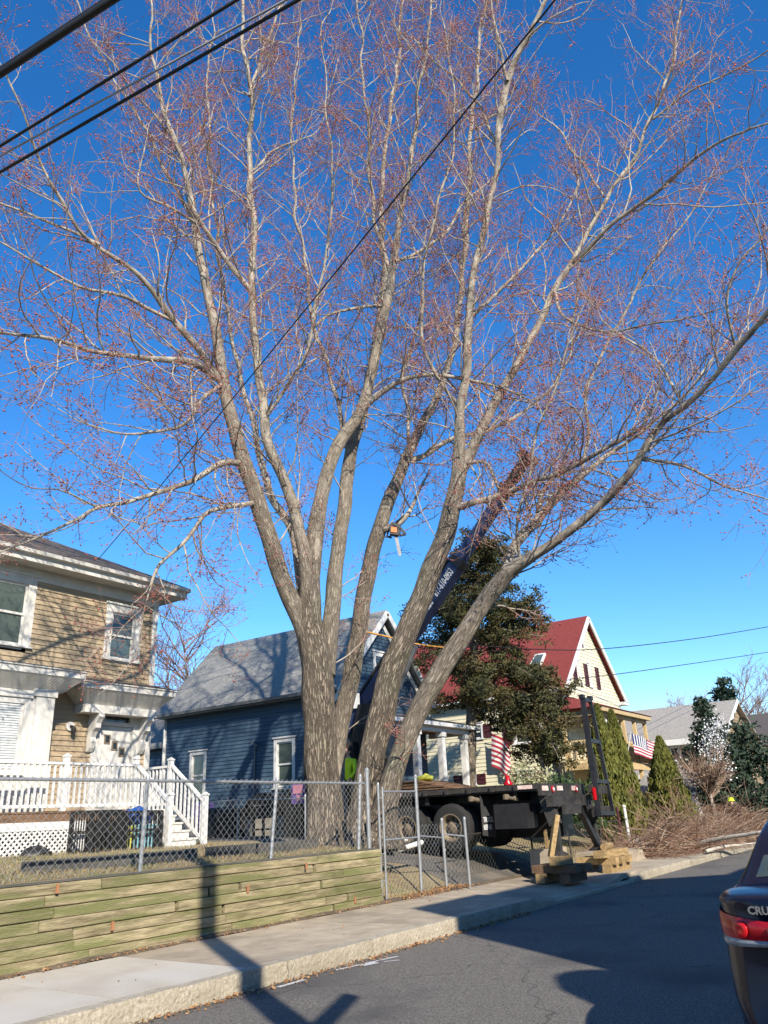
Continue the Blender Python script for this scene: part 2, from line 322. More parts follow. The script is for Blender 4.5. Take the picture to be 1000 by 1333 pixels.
# ================================================================== SETTING
def smooth(a, b, t): t = np.clip((t-a)/(b-a), 0, 1); return t*t*(3-2*t)
def gz(X, Y):
    X = np.asarray(X, float); Y = np.asarray(Y, float)
    high = 1.06+.12*smooth(9.5, 14, Y)
    drive = .17+.45*smooth(8.7, 10.4, Y)+.55*smooth(10, 15, Y)
    low = .2+.35*smooth(8.8, 10.5, Y)+.6*smooth(10, 14, Y)
    hb = .17+(high-.17)*np.maximum(smooth(8.9, 10.3, Y), (X < 12.42))
    z = hb+(drive-hb)*smooth(12.6, 14.6, X)
    z = z+(low-z)*smooth(19.5, 21, X)
    return z+.02*np.sin(X*2.1+Y)*np.sin(Y*1.7)*(1-smooth(14.5,15.5,X)*(1-smooth(19.5,20.5,X)))
def sheet(name, xs, ys, zf, mat, **t):
    X, Y = np.meshgrid(xs, ys, indexing='ij'); Z = zf(X, Y); V = np.stack([X, Y, Z], -1).reshape(-1, 3)
    n, m = len(xs), len(ys); i = np.arange(n*m).reshape(n, m)
    F = np.stack([i[:-1,:-1], i[1:,:-1], i[1:,1:], i[:-1,1:]], -1).reshape(-1, 4)
    return mk(name, V, F, mat, smooth=True, kind='structure', **t)
sheet('ground', np.linspace(-1500, 1500, 25), np.linspace(-1500, 1500, 25), lambda X, Y: X*0-.06, 'far_ground')
sheet('road', np.concatenate([np.linspace(-60, 120, 61)]), np.array([-.7, 1.2, 3, 4.8, 6.52]), lambda X, Y: .0-.0012*(Y-3)**2, 'asphalt')
yx = np.concatenate([np.arange(-25, 10, 1.0), np.arange(10, 22, .2), np.arange(22, 45, .6), np.linspace(45, 200, 20)])
yy = np.concatenate([np.arange(8.97, 15, .2), np.arange(15, 30, 1.0), np.linspace(30, 200, 15)])
sheet('yard', yx, yy, gz, 'lawn')
sheet('driveway', np.arange(15.2, 19.9, .3), np.arange(8.9, 20, .25), lambda X, Y: gz(X, Y)+.006, 'drive_asphalt')
sheet('soil_strip', np.linspace(-25, 60, 120), np.array([8.75, 8.85, 8.98]), lambda X, Y: .172+.03*(Y > 8.8)+.015*np.sin(X*9)*np.sin(X*3.1), 'soil')
sheet('near_pavement', np.linspace(-60, 120, 40), np.array([-.72, -1.0, -2.6]), lambda X, Y: X*0+.15, 'concrete')
sheet('near_yard', np.linspace(-60, 120, 40), np.array([-2.6, -10, -60]), lambda X, Y: X*0+.17, 'lawn')

# kerb of single granite stones
kerb = thing('kerb', (8, 6.58, 0), 'rough granite kerb edging the pavement under the timber wall', 'kerb'); del kerb['label'], kerb['category']; kerb['kind'] = 'structure'
def stone(name, x0, x1, y0, y1, z0, z1, parent, mat='granite', amp=.006, drop=None):
    nx = max(4, int((x1-x0)/.09)); ny = 4; nz = 5
    bm = bmesh.new(); bmesh.ops.create_cube(bm, size=1)
    me = None; bm.free()
    V = []; F = []
    def g(fn, a, b):
        i0 = len(V)
        for i in range(a+1):
            for j in range(b+1): V.append(fn(i/a, j/b))
        for i in range(a):
            for j in range(b): F.append((i0+i*(b+1)+j, i0+(i+1)*(b+1)+j, i0+(i+1)*(b+1)+j+1, i0+i*(b+1)+j+1))
    L = lambda a, b, t: a+(b-a)*t
    def jit(x, y, z):
        q = np.array([x*7.3, y*9.1, z*8.7]); 
        n = math.sin(q[0]*3+math.sin(q[2]*2.3)*2)+math.sin(q[2]*5.1+q[0]*1.7)+.7*math.sin(q[0]*11+q[2]*7)
        e = .012 if (z > z1-.02) else 0
        zz = z-(drop(x)*(z-z0)/(z1-z0) if drop else 0)
        return (x, y+n*amp*(1 if y < (y0+y1)/2 else .2)+e*(1 if y < (y0+y1)/2 else 0), zz+.3*amp*math.sin(x*13+y*9))
    g(lambda s, t: jit(L(x0,x1,s), y0, L(z0,z1,t)), nx, nz)
    g(lambda s, t: jit(L(x0,x1,s), L(y0,y1,t), z1), nx, ny)
    g(lambda s, t: jit(x0, L(y0,y1,s), L(z0,z1,t)), ny, nz)
    g(lambda s, t: jit(x1, L(y0,y1,s), L(z0,z1,t)), ny, nz)
    return mk(name, V, F, mat, parent, smooth=True)
x = -6.0
while x < 13.3:
    L = random.uniform(1.5, 2.1); x1 = min(x+L, 13.55)
    stone('kerbstone', x+.006, x1-.006, 6.5+random.uniform(-.01,.012), 6.67, -.1, .175+random.uniform(-.008,.008), kerb); x = x1
stone('kerbstone', 13.56, 14.5, 6.5, 6.67, -.1, .17, kerb, drop=lambda X: .13*(X-13.56)/.94)
x = 14.51
while x < 17.8: stone('kerbstone', x, x+1.05, 6.5, 6.67, -.1, .035, kerb, amp=.006); x += 1.06
stone('kerbstone', x, x+.7, 6.5, 6.67, -.1, .16, kerb, drop=lambda X, a=x: .12*(1-(X-a)/.7)); x += .71
while x < 48: L = random.uniform(1.5, 2.2); stone('kerbstone', x, x+L-.01, 6.5, 6.67, -.1, .16, kerb); x += L
nk = thing('far_kerb', (5, -.65, 0), '', ''); del nk['label'], nk['category']; nk['kind'] = 'structure'; nk.name = 'near_kerb'
x = -6
while x < 30: stone('kerbstone', x, x+1.98, -.86, -.69, -.1, .16, nk); x += 2

# pavement of single slabs
pav = thing('pavement', (8, 7.7, 0), '', ''); del pav['label'], pav['category']; pav['kind'] = 'structure'
def slab(x0, x1, mat, zf0, zf1, y0=6.675, y1=8.82, sk=0):
    m = MB(); t = .1
    m.hexa([(x0,y0,zf0-t),(x1,y0,zf1-t),(x1+sk,y1,.168-t),(x0+sk,y1,.168-t),(x0,y0,zf0),(x1,y0,zf1),(x1+sk,y1,.17),(x0+sk,y1,.17)])
    return m.ok('slab', mat, pav)
x = -6.0
def kz(X): return .168-.125*float(smooth(13.5,14.5,X)*(1-smooth(17.7,18.5,X)))
joints = [-6, -4, -2, 0, 1.6, 3.2, 5.25, 6.85, 8.6, 10.2, 11.8, 13.4, 14.5, 16.1, 17.7, 18.5, 20.1, 21.7, 23.3, 25, 26.7, 28.4, 30, 33, 36, 40, 44, 48]
for a, b in zip(joints[:-1], joints[1:]):
    slab(a+.01, b-.01, 'new_concrete' if 3 < a < 6.9 and b < 7 else 'concrete', kz(a), kz(b))

# ================================================================== TIMBER RETAINING WALL
rw = thing('retaining_wall', (6, 8.95, .17), 'low weathered timber retaining wall with greenish stains along the pavement', 'wall')
WX0, WX1 = .5, 12.45; CH = .125; NC = 7
for c in range(NC):
    z0 = .165+c*CH; x = WX0-random.uniform(0, 2.2)
    if c == 6: x = WX0-.9
    while x < WX1-.01:
        L = random.choice([2.4, 2.4, 2.0, 1.7, 2.2, .6]) if c else 2.3
        x1 = min(x+L, WX1+random.uniform(-.02, .03))
        if WX1-x1 < .3: x1 = WX1+random.uniform(-.02,.03)
        gap = random.choice([.006, .008, .012, .06 if c < 6 else .006])
        dy = random.uniform(-.018, .018)+c*.006; dz = random.uniform(-.003, .003); tw = random.uniform(-.008, .008)
        a, b = x+.002, x1-gap; y0 = 8.86+dy; y1 = 9.02; bz = .012
        m = MB(); sec = lambda X, t: [(X,y0+t,z0+bz+dz),(X,y0+bz+t,z0+dz+.002),(X,y1,z0+dz+.002),(X,y1,z0+CH-.003+dz),(X,y0+bz+t,z0+CH-.003+dz),(X,y0+t,z0+CH-bz+dz)]
        A = sec(a, 0); Bb = sec(b, tw); i = 0; m.V += [np.array(p) for p in A+Bb]
        m.F.append((5,4,3,2,1,0)); m.F.append((6,7,8,9,10,11)); m.m += [0,0]
        for k in range(6): m.F.append((k, (k+1)%6, 6+(k+1)%6, 6+k)); m.m.append(0)
        m.ok('timber', 'timber', rw); x = x1
x = WX0-.6
while x < WX1: 
    m = MB(); x1 = min(x+2.4, WX1); m.wb(x+.003, x1-.003, 8.905+random.uniform(-.006,.006), 9.06, 1.045, 1.062); m.ok('cap_board', 'timber_cap', rw); x = x1
m = MB(); m.wb(WX1-.14, WX1-.005, 9.04, 10.3, .3, 1.03); m.ok('return_timber', 'timber', rw)
for X, Z in ((5.95, .93), (6.75, .45), (10.35, .86), (9.05, .65), (11.6, .25), (5.1, .36)):
    m = MB(); m.wb(X, X+.035, 8.843, 8.858, Z, Z+.1); m.ok('rust_mark', 'rust_stain', rw)
# boards lying in the yard behind the wall
for i, (x0, x1, y0, z0, lab) in enumerate(((9.6, 12.35, 10.25, 1.09, 'long weathered board edging the soil at the foot of the maple'), (6.5, 9.5, 10.4, 1.08, 'weathered board edging the lawn left of the maple'))):
    m = MB(); m.wb(x0, x1, y0, y0+.09, z0-.05, z0+.16); m.ok('edging_board', 'timber_cap', None, label=lab, category='board')

# ================================================================== MAPLE TREE
DT = 17.0
def cr(P, step):
    P = np.asarray(P, float); out = []
    for i in range(len(P)-1):
        p0 = P[max(i-1,0)]; p1 = P[i]; p2 = P[i+1]; p3 = P[min(i+2,len(P)-1)]
        n = max(2, int(np.linalg.norm((p2-p1)[:3])/step))
        t = np.linspace(0, 1, n, endpoint=False)[:,None]
        out.append(.5*((2*p1)+(-p0+p2)*t+(2*p0-5*p1+4*p2-p3)*t*t+(-p0+3*p1-3*p2+p3)*t**3))
    out.append(P[-1:]); return np.concatenate(out)
# traced limbs: (x, y in the photograph, width there, depth offset from the trunk in metres)
LIMBS = [
 ('trunk', [(426,1112,82,0),(425,1094,62,0),(423,1060,50,0),(421,1000,45,0),(418,950,44,0),(414,900,46,0),(408,850,46,0),(404,815,40,0),(403,780,30,0)]),
 ('limb', [(412,890,38,.1),(396,820,40,0),(375,770,38,-.1),(350,700,38,-.4),(325,620,34,-.7),(302,548,29,-1),(290,495,26,-1.2),(278,420,21,-1.5),(263,350,18,-1.7),(256,290,15,-1.8),(240,230,12,-2),(216,150,9,-2.3),(200,60,6,-2.6),(190,-30,4,-2.8)]),
 ('limb', [(290,500,16,-1.2),(262,462,15,-1.6),(222,415,14,-2.2),(190,372,12,-2.6),(166,344,11,-3),(130,318,9,-3.4),(105,297,8,-3.7),(80,260,7,-4),(50,210,6,-4.2),(28,150,5,-4.5),(5,95,4,-4.8)]),
 ('limb', [(130,318,8,-3.4),(95,300,7,-3.5),(60,286,6,-3.6),(0,264,5,-3.6),(-40,250,3,-3.6)]),
 ('limb', [(222,416,9,-2.2),(190,402,9,-2.4),(150,385,8,-2.8),(100,370,7,-3),(50,345,6,-3.2),(5,315,4,-3.4)]),
 ('limb', [(287,495,17,-1.2),(255,476,16,-1.9),(215,467,14,-2.6),(170,463,12,-3.2),(120,455,10,-3.8),(60,441,9,-4.4),(0,432,7,-5),(-60,425,4,-5.4)]),
 ('limb', [(318,604,15,-.7),(285,604,14,-1.2),(240,628,12,-1.6),(176,652,10,-2),(128,662,9,-2.2),(96,680,7,-2.3),(40,702,5,-2.2),(-10,718,3,-2)]),
 ('limb', [(330,655,12,-.7),(288,662,11,-.9),(262,672,10,-1),(235,705,9,-1.1),(207,735,8,-1.1),(194,780,6,-1),(184,830,3,-.9)]),
 ('limb', [(290,500,10,-1.2),(262,520,9,-1.8),(235,553,8,-2.3),(200,563,7,-2.7),(160,565,5,-3),(115,553,3,-3.2)]),
 ('limb', [(403,800,40,0),(399,740,32,-.1),(393,705,27,-.2),(372,632,24,-.5),(350,578,22,-.8),(343,540,20,-.9),(336,480,18,-1),(330,400,16,-1.1),(328,300,14,-1.2),(327,200,12,-1.3),(324,110,10,-1.4),(317,50,8,-1.5),(318,-30,6,-1.5)]),
 ('limb', [(331,385,13,-1.1),(300,342,11,-1.5),(263,294,10,-1.9),(246,255,9,-2.1),(232,208,8,-2.3),(219,160,6,-2.6),(222,138,4,-2.7)]),
 ('limb', [(263,294,7,-1.9),(228,277,6,-2.3),(190,256,5,-2.7),(180,230,4,-2.9),(186,190,3,-3)]),
 ('limb', [(325,125,8,-1.4),(338,80,7,-1.1),(352,40,6,-.9),(376,-5,4,-.7)]),
 ('limb', [(329,222,6,-1.2),(352,202,5,-.8),(385,182,4,-.4),(410,172,3,-.2)]),
 ('limb', [(396,790,24,.4),(378,690,18,.7),(354,646,16,.9),(342,600,14,1.1),(325,540,12,1.4),(308,470,10,1.7),(296,400,8,1.9),(284,330,7,2.1),(276,240,6,2.3),(270,140,5,2.5),(276,40,4,2.7)]),
 ('limb', [(404,830,50,0),(405,740,42,0),(412,680,35,.1),(420,640,30,.2),(440,580,27,.3),(466,540,25,.3),(481,498,22,.2),(496,430,21,0),(508,372,18,-.2),(515,330,15,-.3),(522,280,12,-.5),(535,200,10,-.8),(548,120,7,-1.1),(556,40,5,-1.4),(560,-20,4,-1.6)]),
 ('limb', [(467,538,18,.3),(490,514,14,.1),(520,497,12,-.2),(555,490,10,-.5),(600,493,9,-.8),(645,502,7,-1),(690,520,4,-1.2)]),
 ('limb', [(510,362,11,-.2),(492,300,9,.1),(481,220,8,.3),(478,150,6,.5),(470,60,5,.7),(463,-10,4,.8)]),
 ('limb', [(514,340,9,-.3),(545,328,8,.2),(580,300,7,.7),(610,262,6,1.1),(642,228,4,1.4)]),
 ('limb', [(500,400,8,-.1),(470,398,7,-.5),(432,410,6,-.9),(405,436,4,-1.1),(392,470,3,-1.2)]),
 ('limb', [(424,880,42,.3),(432,800,36,.5),(440,720,32,.7),(448,660,30,.9),(457,590,28,1.2),(468,545,25,1.4),(480,500,22,1.7),(494,420,18,2.1),(500,340,14,2.4),(496,250,11,2.8),(508,150,8,3.2),(520,60,6,3.5),(526,-20,4,3.8)]),
 ('limb', [(455,590,12,1.2),(440,530,10,1.7),(424,470,9,2.1),(405,400,8,2.5),(392,310,6,3),(380,210,5,3.4),(384,110,4,3.7),(392,20,3,3.9)]),
 ('limb', [(439,1092,30,1.4),(440,1050,22,1.8),(441,985,20,2.0),(447,930,24,2.0),(457,880,26,2.0),(468,820,25,1.9),(478,750,24,1.7),(496,680,21,1.2),(517,625,18,1.3),(531,592,16,1.4),(548,555,13,1.6),(573,510,11,1.8),(590,450,9,2),(600,380,8,2.2),(607,300,9,2.4),(612,200,7,2.6),(620,100,5,2.8),(632,0,4,3)]),
 ('limb', [(527,600,14,1.4),(545,596,13,1.5),(562,588,12,1.7),(592,572,11,2.1),(640,556,9,2.6),(690,530,7,3.2),(735,480,6,3.7),(748,420,5,4.1),(752,350,4,4.4)]),
 ('limb', [(533,590,9,1.4),(530,545,8,1.9),(527,500,7,2.3),(535,450,6,2.7),(548,390,5,3.1),(552,310,4,3.5)]),
 ('limb', [(500,690,14,1.2),(516,684,13,1.15),(528,672,12,1.1),(534,664,10,1.1)]),
 ('limb', [(472,1108,84,-.1),(474,1090,62,-.1),(476,1055,46,-.1),(478,1020,38,-.1),(483,985,35,-.15),(495,935,36,-.2),(514,865,34,-.3),(540,797,32,-.4),(553,765,32,-.5),(580,700,29,-.6),(592,645,25,-.7),(598,600,20,-.8),(599,540,15,-1),(605,480,13,-1.2),(611,420,12,-1.4),(621,340,10,-1.7),(634,275,9,-1.9),(648,200,8,-2.2),(657,120,10,-2.5),(673,76,9,-2.7),(694,35,7,-2.9),(718,-15,5,-3.1)]),
 ('limb', [(661,105,7,-2.6),(647,55,6,-2.8),(638,0,5,-3),(632,-40,3,-3.1)]),
 ('limb', [(649,195,7,-2.2),(630,152,6,-1.8),(592,100,5,-1.4),(545,58,4,-1)]),
 ('limb', [(595,630,24,-.7),(612,590,24,-.8),(626,560,22,-.9),(646,520,20,-.9),(666,486,18,-.9),(694,440,16,-.8),(718,384,14,-.7),(742,348,13,-.6),(757,318,11,-.5),(772,288,10,-.4),(800,240,9,-.2),(832,196,8,0),(850,150,7,.2),(870,92,6,.5),(884,40,5,.7),(892,-10,4,.8)]),
 ('limb', [(748,344,11,-.6),(790,300,10,-1),(840,258,9,-1.5),(888,222,8,-2),(930,190,7,-2.5),(985,168,5,-3),(1040,150,3,-3.3)]),
 ('limb', [(786,256,6,-.3),(760,212,5,.2),(725,168,4,.6),(700,150,3,.8)]),
 ('limb', [(592,662,16,-.7),(612,655,14,-.9),(644,645,13,-1.1),(687,630,12,-1.4),(736,616,11,-1.7),(792,580,10,-2.1),(838,554,8,-2.4),(850,528,6,-2.5)]),
 ('limb', [(604,604,10,-.8),(628,602,8,-1),(640,622,8,-1.1),(648,642,6,-1.1)]),
 ('limb', [(494,1106,70,-.25),(498,1080,48,-.25),(504,1040,34,-.3),(519,985,28,-.35),(541,935,28,-.4),(582,862,27,-.6),(620,800,26,-.8),(645,765,26,-1),(668,741,22,-1.2),(694,724,16,-1.4),(722,706,14,-1.6),(776,660,13,-2),(816,620,12,-2.3),(840,584,11,-2.5),(866,550,10,-2.7),(896,526,9,-3),(932,488,8,-3.3),(957,456,10,-3.5),(997,404,8,-3.9),(1040,350,5,-4.2)]),
 ('limb', [(958,453,7,-3.5),(950,420,6,-3.8),(947,382,6,-4),(960,340,5,-4.2),(985,310,4,-4.3),(1010,280,3,-4.4)]),
 ('limb', [(836,598,9,-2.4),(870,602,7,-2.2),(905,612,6,-2),(950,635,5,-1.8),(1005,652,3,-1.7)]),
 ('limb', [(655,752,20,-1.1),(672,712,21,-.8),(692,684,20,-.5),(712,660,18,-.2),(738,636,15,.1),(768,612,12,.5),(800,585,10,.9),(850,552,8,1.3),(900,505,6,1.8),(945,440,4,2.2)]),
 ('limb', [(700,668,12,-.3),(706,640,11,-.2),(716,620,8,-.1)]),
 ('limb', [(758,612,9,.4),(764,560,8,.6),(774,484,7,.8),(808,412,6,1),(845,350,5,1.2),(892,288,4,1.4),(930,220,3,1.5)]),
 ('limb', [(678,742,8,-1.2),(672,690,7,-1.5),(684,630,6,-1.7),(702,560,6,-1.9),(726,500,5,-2.1),(742,440,4,-2.3)]),
 ('limb', [(890,530,8,-2.9),(860,480,6,-2.6),(820,440,5,-2.3),(790,420,4,-2.1)]),
 ('limb', [(612,415,9,-1.4),(645,380,8,-1),(690,340,6,-.6),(730,290,5,-.2),(750,230,4,.1)]),
 ('limb', [(600,530,9,-1),(560,470,8,-1.4),(545,400,7,-1.8),(560,310,6,-2.2),(585,220,5,-2.6),(590,130,4,-2.9),(580,40,3,-3.1)]),
 ('limb', [(344,545,9,-.9),(380,490,8,-1.3),(410,420,7,-1.8),(424,330,6,-2.2),(432,230,5,-2.6),(425,130,4,-3),(420,30,3,-3.2)]),
 ('limb', [(256,290,8,-1.8),(205,200,7,-1.2),(160,120,5,-.8),(120,50,4,-.5),(90,-20,3,-.3)]),
 ('limb', [(722,380,8,-.7),(745,420,6,-1.5),(800,430,5,-2.2),(870,420,4,-2.8),(940,400,3,-3.3)]),
 ('limb', [(850,155,6,.2),(900,120,5,.1),(960,90,4,0),(1010,60,3,-.1)]),
]
tree_base, _ = atd(455, 1098, DT)
tree = thing('maple_tree', (tree_base[0], tree_base[1], 1.1), 'huge bare multi-stemmed maple with reddish buds behind the chain-link fence', 'tree')
L1P, L1D, L1L, L1R = [], [], [], []
up = np.array([0, 0, 1.])
for li, (nm, pts) in enumerate(LIMBS):
    Q = []
    for (px, py, wd, off) in pts:
        p, s = atd(px, py, DT+off); Q.append([*p, (wd*(.6 if wd > 12 else .56) if nm == 'limb' and pts[0][1] < 1080 else wd*(.93 if py > 850 else .86))*s/2])
    Q = np.array(Q)
    big = Q[:,3].max() > .2
    C = cr(Q, .09 if big else .14); P = C[:,:3].copy(); Rr = np.maximum(C[:,3], .008)
    n = len(P); ph = rng.uniform(0, 6, 6); s = np.arange(n)*(.09 if big else .14)
    wob = np.stack([np.sin(s*1.9+ph[0])+.5*np.sin(s*4.7+ph[1]), np.sin(s*2.3+ph[2])+.5*np.sin(s*5.1+ph[3]), np.sin(s*1.5+ph[4])*.3], 1)
    P += wob*np.minimum(Rr*.12, .03)[:,None]*np.linspace(0, 1, n)[:,None]**.3
    kk = np.clip((.16-Rr)/.12, 0, 1)[:,None]*np.minimum(1, s/.8)[:,None]
    P += kk*np.stack([.05*np.sin(s*1.7+ph[1])+.03*np.sign(np.sin(s*2.9+ph[4]))*np.abs(np.sin(s*2.9+ph[4]))**.4, .05*np.sin(s*1.3+ph[3])+.03*np.sin(s*3.7+ph[5]), .02*np.sin(s*2.2+ph[0])], 1)
    sides = 40 if Rr.max() > .22 else (20 if Rr.max() > .07 else 9)
    an = np.arange(sides)*2*np.pi/sides
    amp = .045 if nm == 'trunk' or Q[0,3] > .45 else .03
    lump = 1+amp*np.sin(3*an[None,:]+s[:,None]*.5+ph[0])+amp*.7*np.sin(5*an[None,:]-s[:,None]*.8+ph[1])+amp*.5*np.sin(2*an[None,:]+s[:,None]*2.1)+.02*np.sin(s*6+ph[2])[:,None]
    if py is not None and Q[0,3] > .3 and pts[0][1] > 1080:   # root flare
        fl = np.clip(1-(s/1.1), 0, 1)[:,None]**2
        lump = lump+fl*(.13*np.sin(5*an[None,:]+ph[3])+.10*np.sin(8*an[None,:]+ph[4]))
    if sides == 40:   # furrowed bark relief
        f1 = np.sin(an*19+2.2*np.sin(s[:,None]*1.3+ph[0])+1.5*np.sin(s[:,None]*3.1+an*3))*.5+np.sin(an*11-1.7*np.sin(s[:,None]*1.7)+ph[1])*.5
        lump = lump+.024*f1
    V, F, T = tubes(P[None], (Rr[:,None]*lump)[None], sides, attr=True)
    tipn = len(V)-sides; F = [tuple(f) for f in F]+[tuple(range(tipn, tipn+sides))]
    o = mk(nm, V, F, 'bark', tree, smooth=True); set_tub(o, T, li*3.7)
    # side branches from this limb
    T_ = nrm(np.gradient(P, axis=0)); tot = s[-1]
    dens = 3.5
    if pts[-1][1] > 420: dens *= 1.45
    k = int(tot*dens)
    for j in range(k):
        i = int(n*(j+rng.uniform(0,1))/k); i = min(i, n-1); r = Rr[i]
        if r > .24 or (r > .13 and rng.random() < .75): continue
        if P[i,2] < 4.5 and rng.random() < .8: continue
        t = T_[i]; q = rng.normal(size=3); q = q-(q@t)*t; q /= np.linalg.norm(q)
        d = t*rng.uniform(.35, .9)+q*rng.uniform(.6, 1.0)+up*rng.uniform(-.05, .45)
        low = pts[-1][1] > 420
        if low: d = d-up*rng.uniform(.1, .5)
        L = rng.uniform(.8, 2.6)*(1.1 if r > .03 else .75)
        if rng.random() < .15: L *= 1.5
        L1P.append(P[i]); L1D.append(d); L1L.append(L); L1R.append(min(r*.5, rng.uniform(.013, .027)))
    L1P.append(P[-1]); L1D.append(T_[-1]); L1L.append(1.4); L1R.append(Rr[-1]*.9)
def grow(P0, D, L, K, trop, wander):
    N = len(P0); P = np.zeros((N, K, 3)); P[:,0] = P0; d = nrm(np.asarray(D)); st = (np.asarray(L)/(K-1))[:,None]
    for k in range(1, K):
        P[:,k] = P[:,k-1]+d*st
        tz = trop[:,None] if isinstance(trop, np.ndarray) else trop
        d = nrm(d+up*tz*np.ones((N,1))+wander*rng.normal(size=(N,3)))
    return P
def children(P, R, per, l0, l1, side, trop, wander, K, rmax, t0=.2, rmin=.004):
    N, Kp, _ = P.shape
    t = np.clip(rng.uniform(t0, 1, (N, per)), 0, .999)*(Kp-1); i = t.astype(int); f = (t-i)[...,None]
    I = np.arange(N)[:,None]
    p = P[I,i]*(1-f)+P[I,np.minimum(i+1,Kp-1)]*f; tan = nrm(P[I,np.minimum(i+1,Kp-1)]-P[I,i]); r = R[I,i]
    q = rng.normal(size=(N, per, 3)); q = nrm(q-(q*tan).sum(-1, keepdims=True)*tan)
    d = nrm(tan*rng.uniform(.4, 1, (N,per,1))+q*side*rng.uniform(.6, 1.1, (N,per,1))+up*.1)
    L = rng.uniform(l0, l1, (N, per))
    p = p.reshape(-1,3); d = d.reshape(-1,3); L = L.ravel(); r = np.clip(r.ravel()*.6, rmin, rmax)
    Q = grow(p, d, L, K, trop, wander); RR = r[:,None]*np.linspace(1, .5, K)[None]
    return Q, RR
L1P, L1D, L1L, L1R = map(np.array, (L1P, L1D, L1L, L1R))
K1 = 9
B1 = grow(L1P, L1D, L1L, K1, .05, .16); R1 = np.maximum(L1R[:,None]*np.linspace(1, .35, K1)[None], .0055)
B2, R2 = children(B1, R1, 7, .35, 1.05, .9, .07, .18, 5, .0095, rmin=.005)
B3, R3 = children(B2, R2, 4, .12, .42, .9, .10, .15, 3, .0056, rmin=.0042)
V1, F1 = tubes(B1, R1, 5); o = mk('branches', V1, F1, 'limb_bark', tree, smooth=True, kind='stuff')
V2, F2 = tubes(B2, R2, 3); V3, F3 = tubes(B3, R3, 3)
mk('twigs', np.concatenate([V2, V3]), np.concatenate([F2, F3+len(V2)]), 'twig', tree, smooth=True, kind='stuff')
def buds(C, size, mat, name, parent, el=1.6):
    N = len(C); tet = np.array([[1,1,1],[1,-1,-1],[-1,1,-1],[-1,-1,1]])/1.7
    Rm = nrm(rng.normal(size=(N,3))); sc = rng.uniform(.6, 1.3, (N,1,1))*size
    V = C[:,None,:]+tet[None]*sc; V = V+Rm[:,None,:]*(tet@np.array([.3,.5,.8]))[None,:,None]*sc*el
    F = np.array([[0,1,2],[0,2,3],[0,3,1],[1,3,2]])[None]+np.arange(N)[:,None,None]*4
    return mk(name, V.reshape(-1,3), F.reshape(-1,3), mat, parent, kind='stuff')
tips = np.concatenate([B3[:,-1], B3[:,1], B2[:,-1]]); tips = tips[rng.random(len(tips)) < .75]
buds(tips, .0175, 'bud', 'buds', tree)
print('twigs', len(B1), len(B2), len(B3), 'buds', len(tips))
# ================================================================== CHAIN-LINK
def chain(P, u0, u1, z0, z1, name, mat, parent, pitch=.058, r=.0034, top=None):
    nw = int((u1-u0)/pitch)-1; nz = int((z1-z0)/(pitch*.95))
    i = np.arange(nw)[:,None]; k = np.arange(nz+1)[None]
    u = u0+(i+((k+i) % 2))*pitch*1.0; z = z0+k*(z1-z0)/nz+0*i; d = .004*np.where(k % 2, 1, -1)+0*i
    o = P(0,0,0); U = P(1,0,0)-o; Z = P(0,1,0)-o; N = P(0,0,1)-o
    if top is not None: z = z0+(z-z0)*(top(u)-z0)/(z1-z0)
    W = o+u[...,None]*U+z[...,None]*Z+d[...,None]*N
    V, F = tubes(W, np.full(W.shape[:2], r), 3)
    return mk(name, V, F, mat, parent, kind='stuff')
def post(name, a, b, r, mat, parent, cap=True):
    m = MB(); m.cyl(a, b, r, n=10)
    if cap: b = np.array(b, float); m.lathe(b, [(r*1.15,-.03),(r*1.15,.0),(r*.7,.03),(.001,.04)], n=10)
    return m.ok(name, mat, parent, smooth=False)
ff = thing('chain_link_fence', (6.5, 9.05, 1.06), 'galvanised chain-link fence standing on top of the timber wall', 'fence')
PW = FR((0,9.07,0), (1,0,0), (0,-1,0))
chain(PW, 1.0, 12.35, 1.08, 2.22, 'chain_mesh', 'wire_galv', ff)
m = MB(); m.cyl((1.0,9.09,2.2), (12.3,9.09,2.17), .021, n=8); m.ok('top_rail', 'galv', ff)
for (px, py) in ((182,1132), (352,1115)):
    b = ony(px, py, 9.1); t = ony(px+9, py-94, 9.1); post('fence_post', (b[0],9.1,.95), (t[0],9.1,2.22), .026, 'galv', ff)
post('fence_post', (3.2,9.1,.95), (3.25,9.1,2.22), .026, 'galv', ff)
post('fence_post', (12.08,9.1,.95), (12.2,9.1,2.3), .03, 'galv', ff); post('fence_post', (12.44,9.12,.9), (12.44,9.12,2.42), .038, 'galv', ff)
# tall gate leaf
g0 = np.array([12.72, 8.98, .2]); g1 = np.array([13.82, 8.94, .2]); gd = (g1-g0)/np.linalg.norm(g1-g0)
gt = thing('chain_link_gate', g0, 'tall open chain-link gate leaf beside the end of the timber wall', 'gate')
PG = FR(g0, gd, (gd[1],-gd[0],0)); GL = np.linalg.norm(g1-g0)
chain(PG, .03, GL-.03, .06, 1.82, 'chain_mesh', 'wire_galv', gt)
post('gate_stile', PG(0,-.02,0), PG(.0,1.9,0), .022, 'galv', gt, False); post('gate_stile', PG(-.13,-.05,0), PG(-.13,1.95,0), .022, 'galv', gt)
post('gate_stile', PG(GL,-.05,0), PG(GL,2.1,0), .034, 'galv', gt)
for z in (.98, 1.82): m = MB(); m.cyl(PG(0,z,0), PG(GL,z,0), .017, n=8); m.ok('gate_rail', 'galv', gt)
for z in (.3, .75, 1.25, 1.7): m = MB(); m.cyl(PG(-.13,z,0), PG(0,z,0), .012, n=6); m.ok('hinge', 'galv', gt)
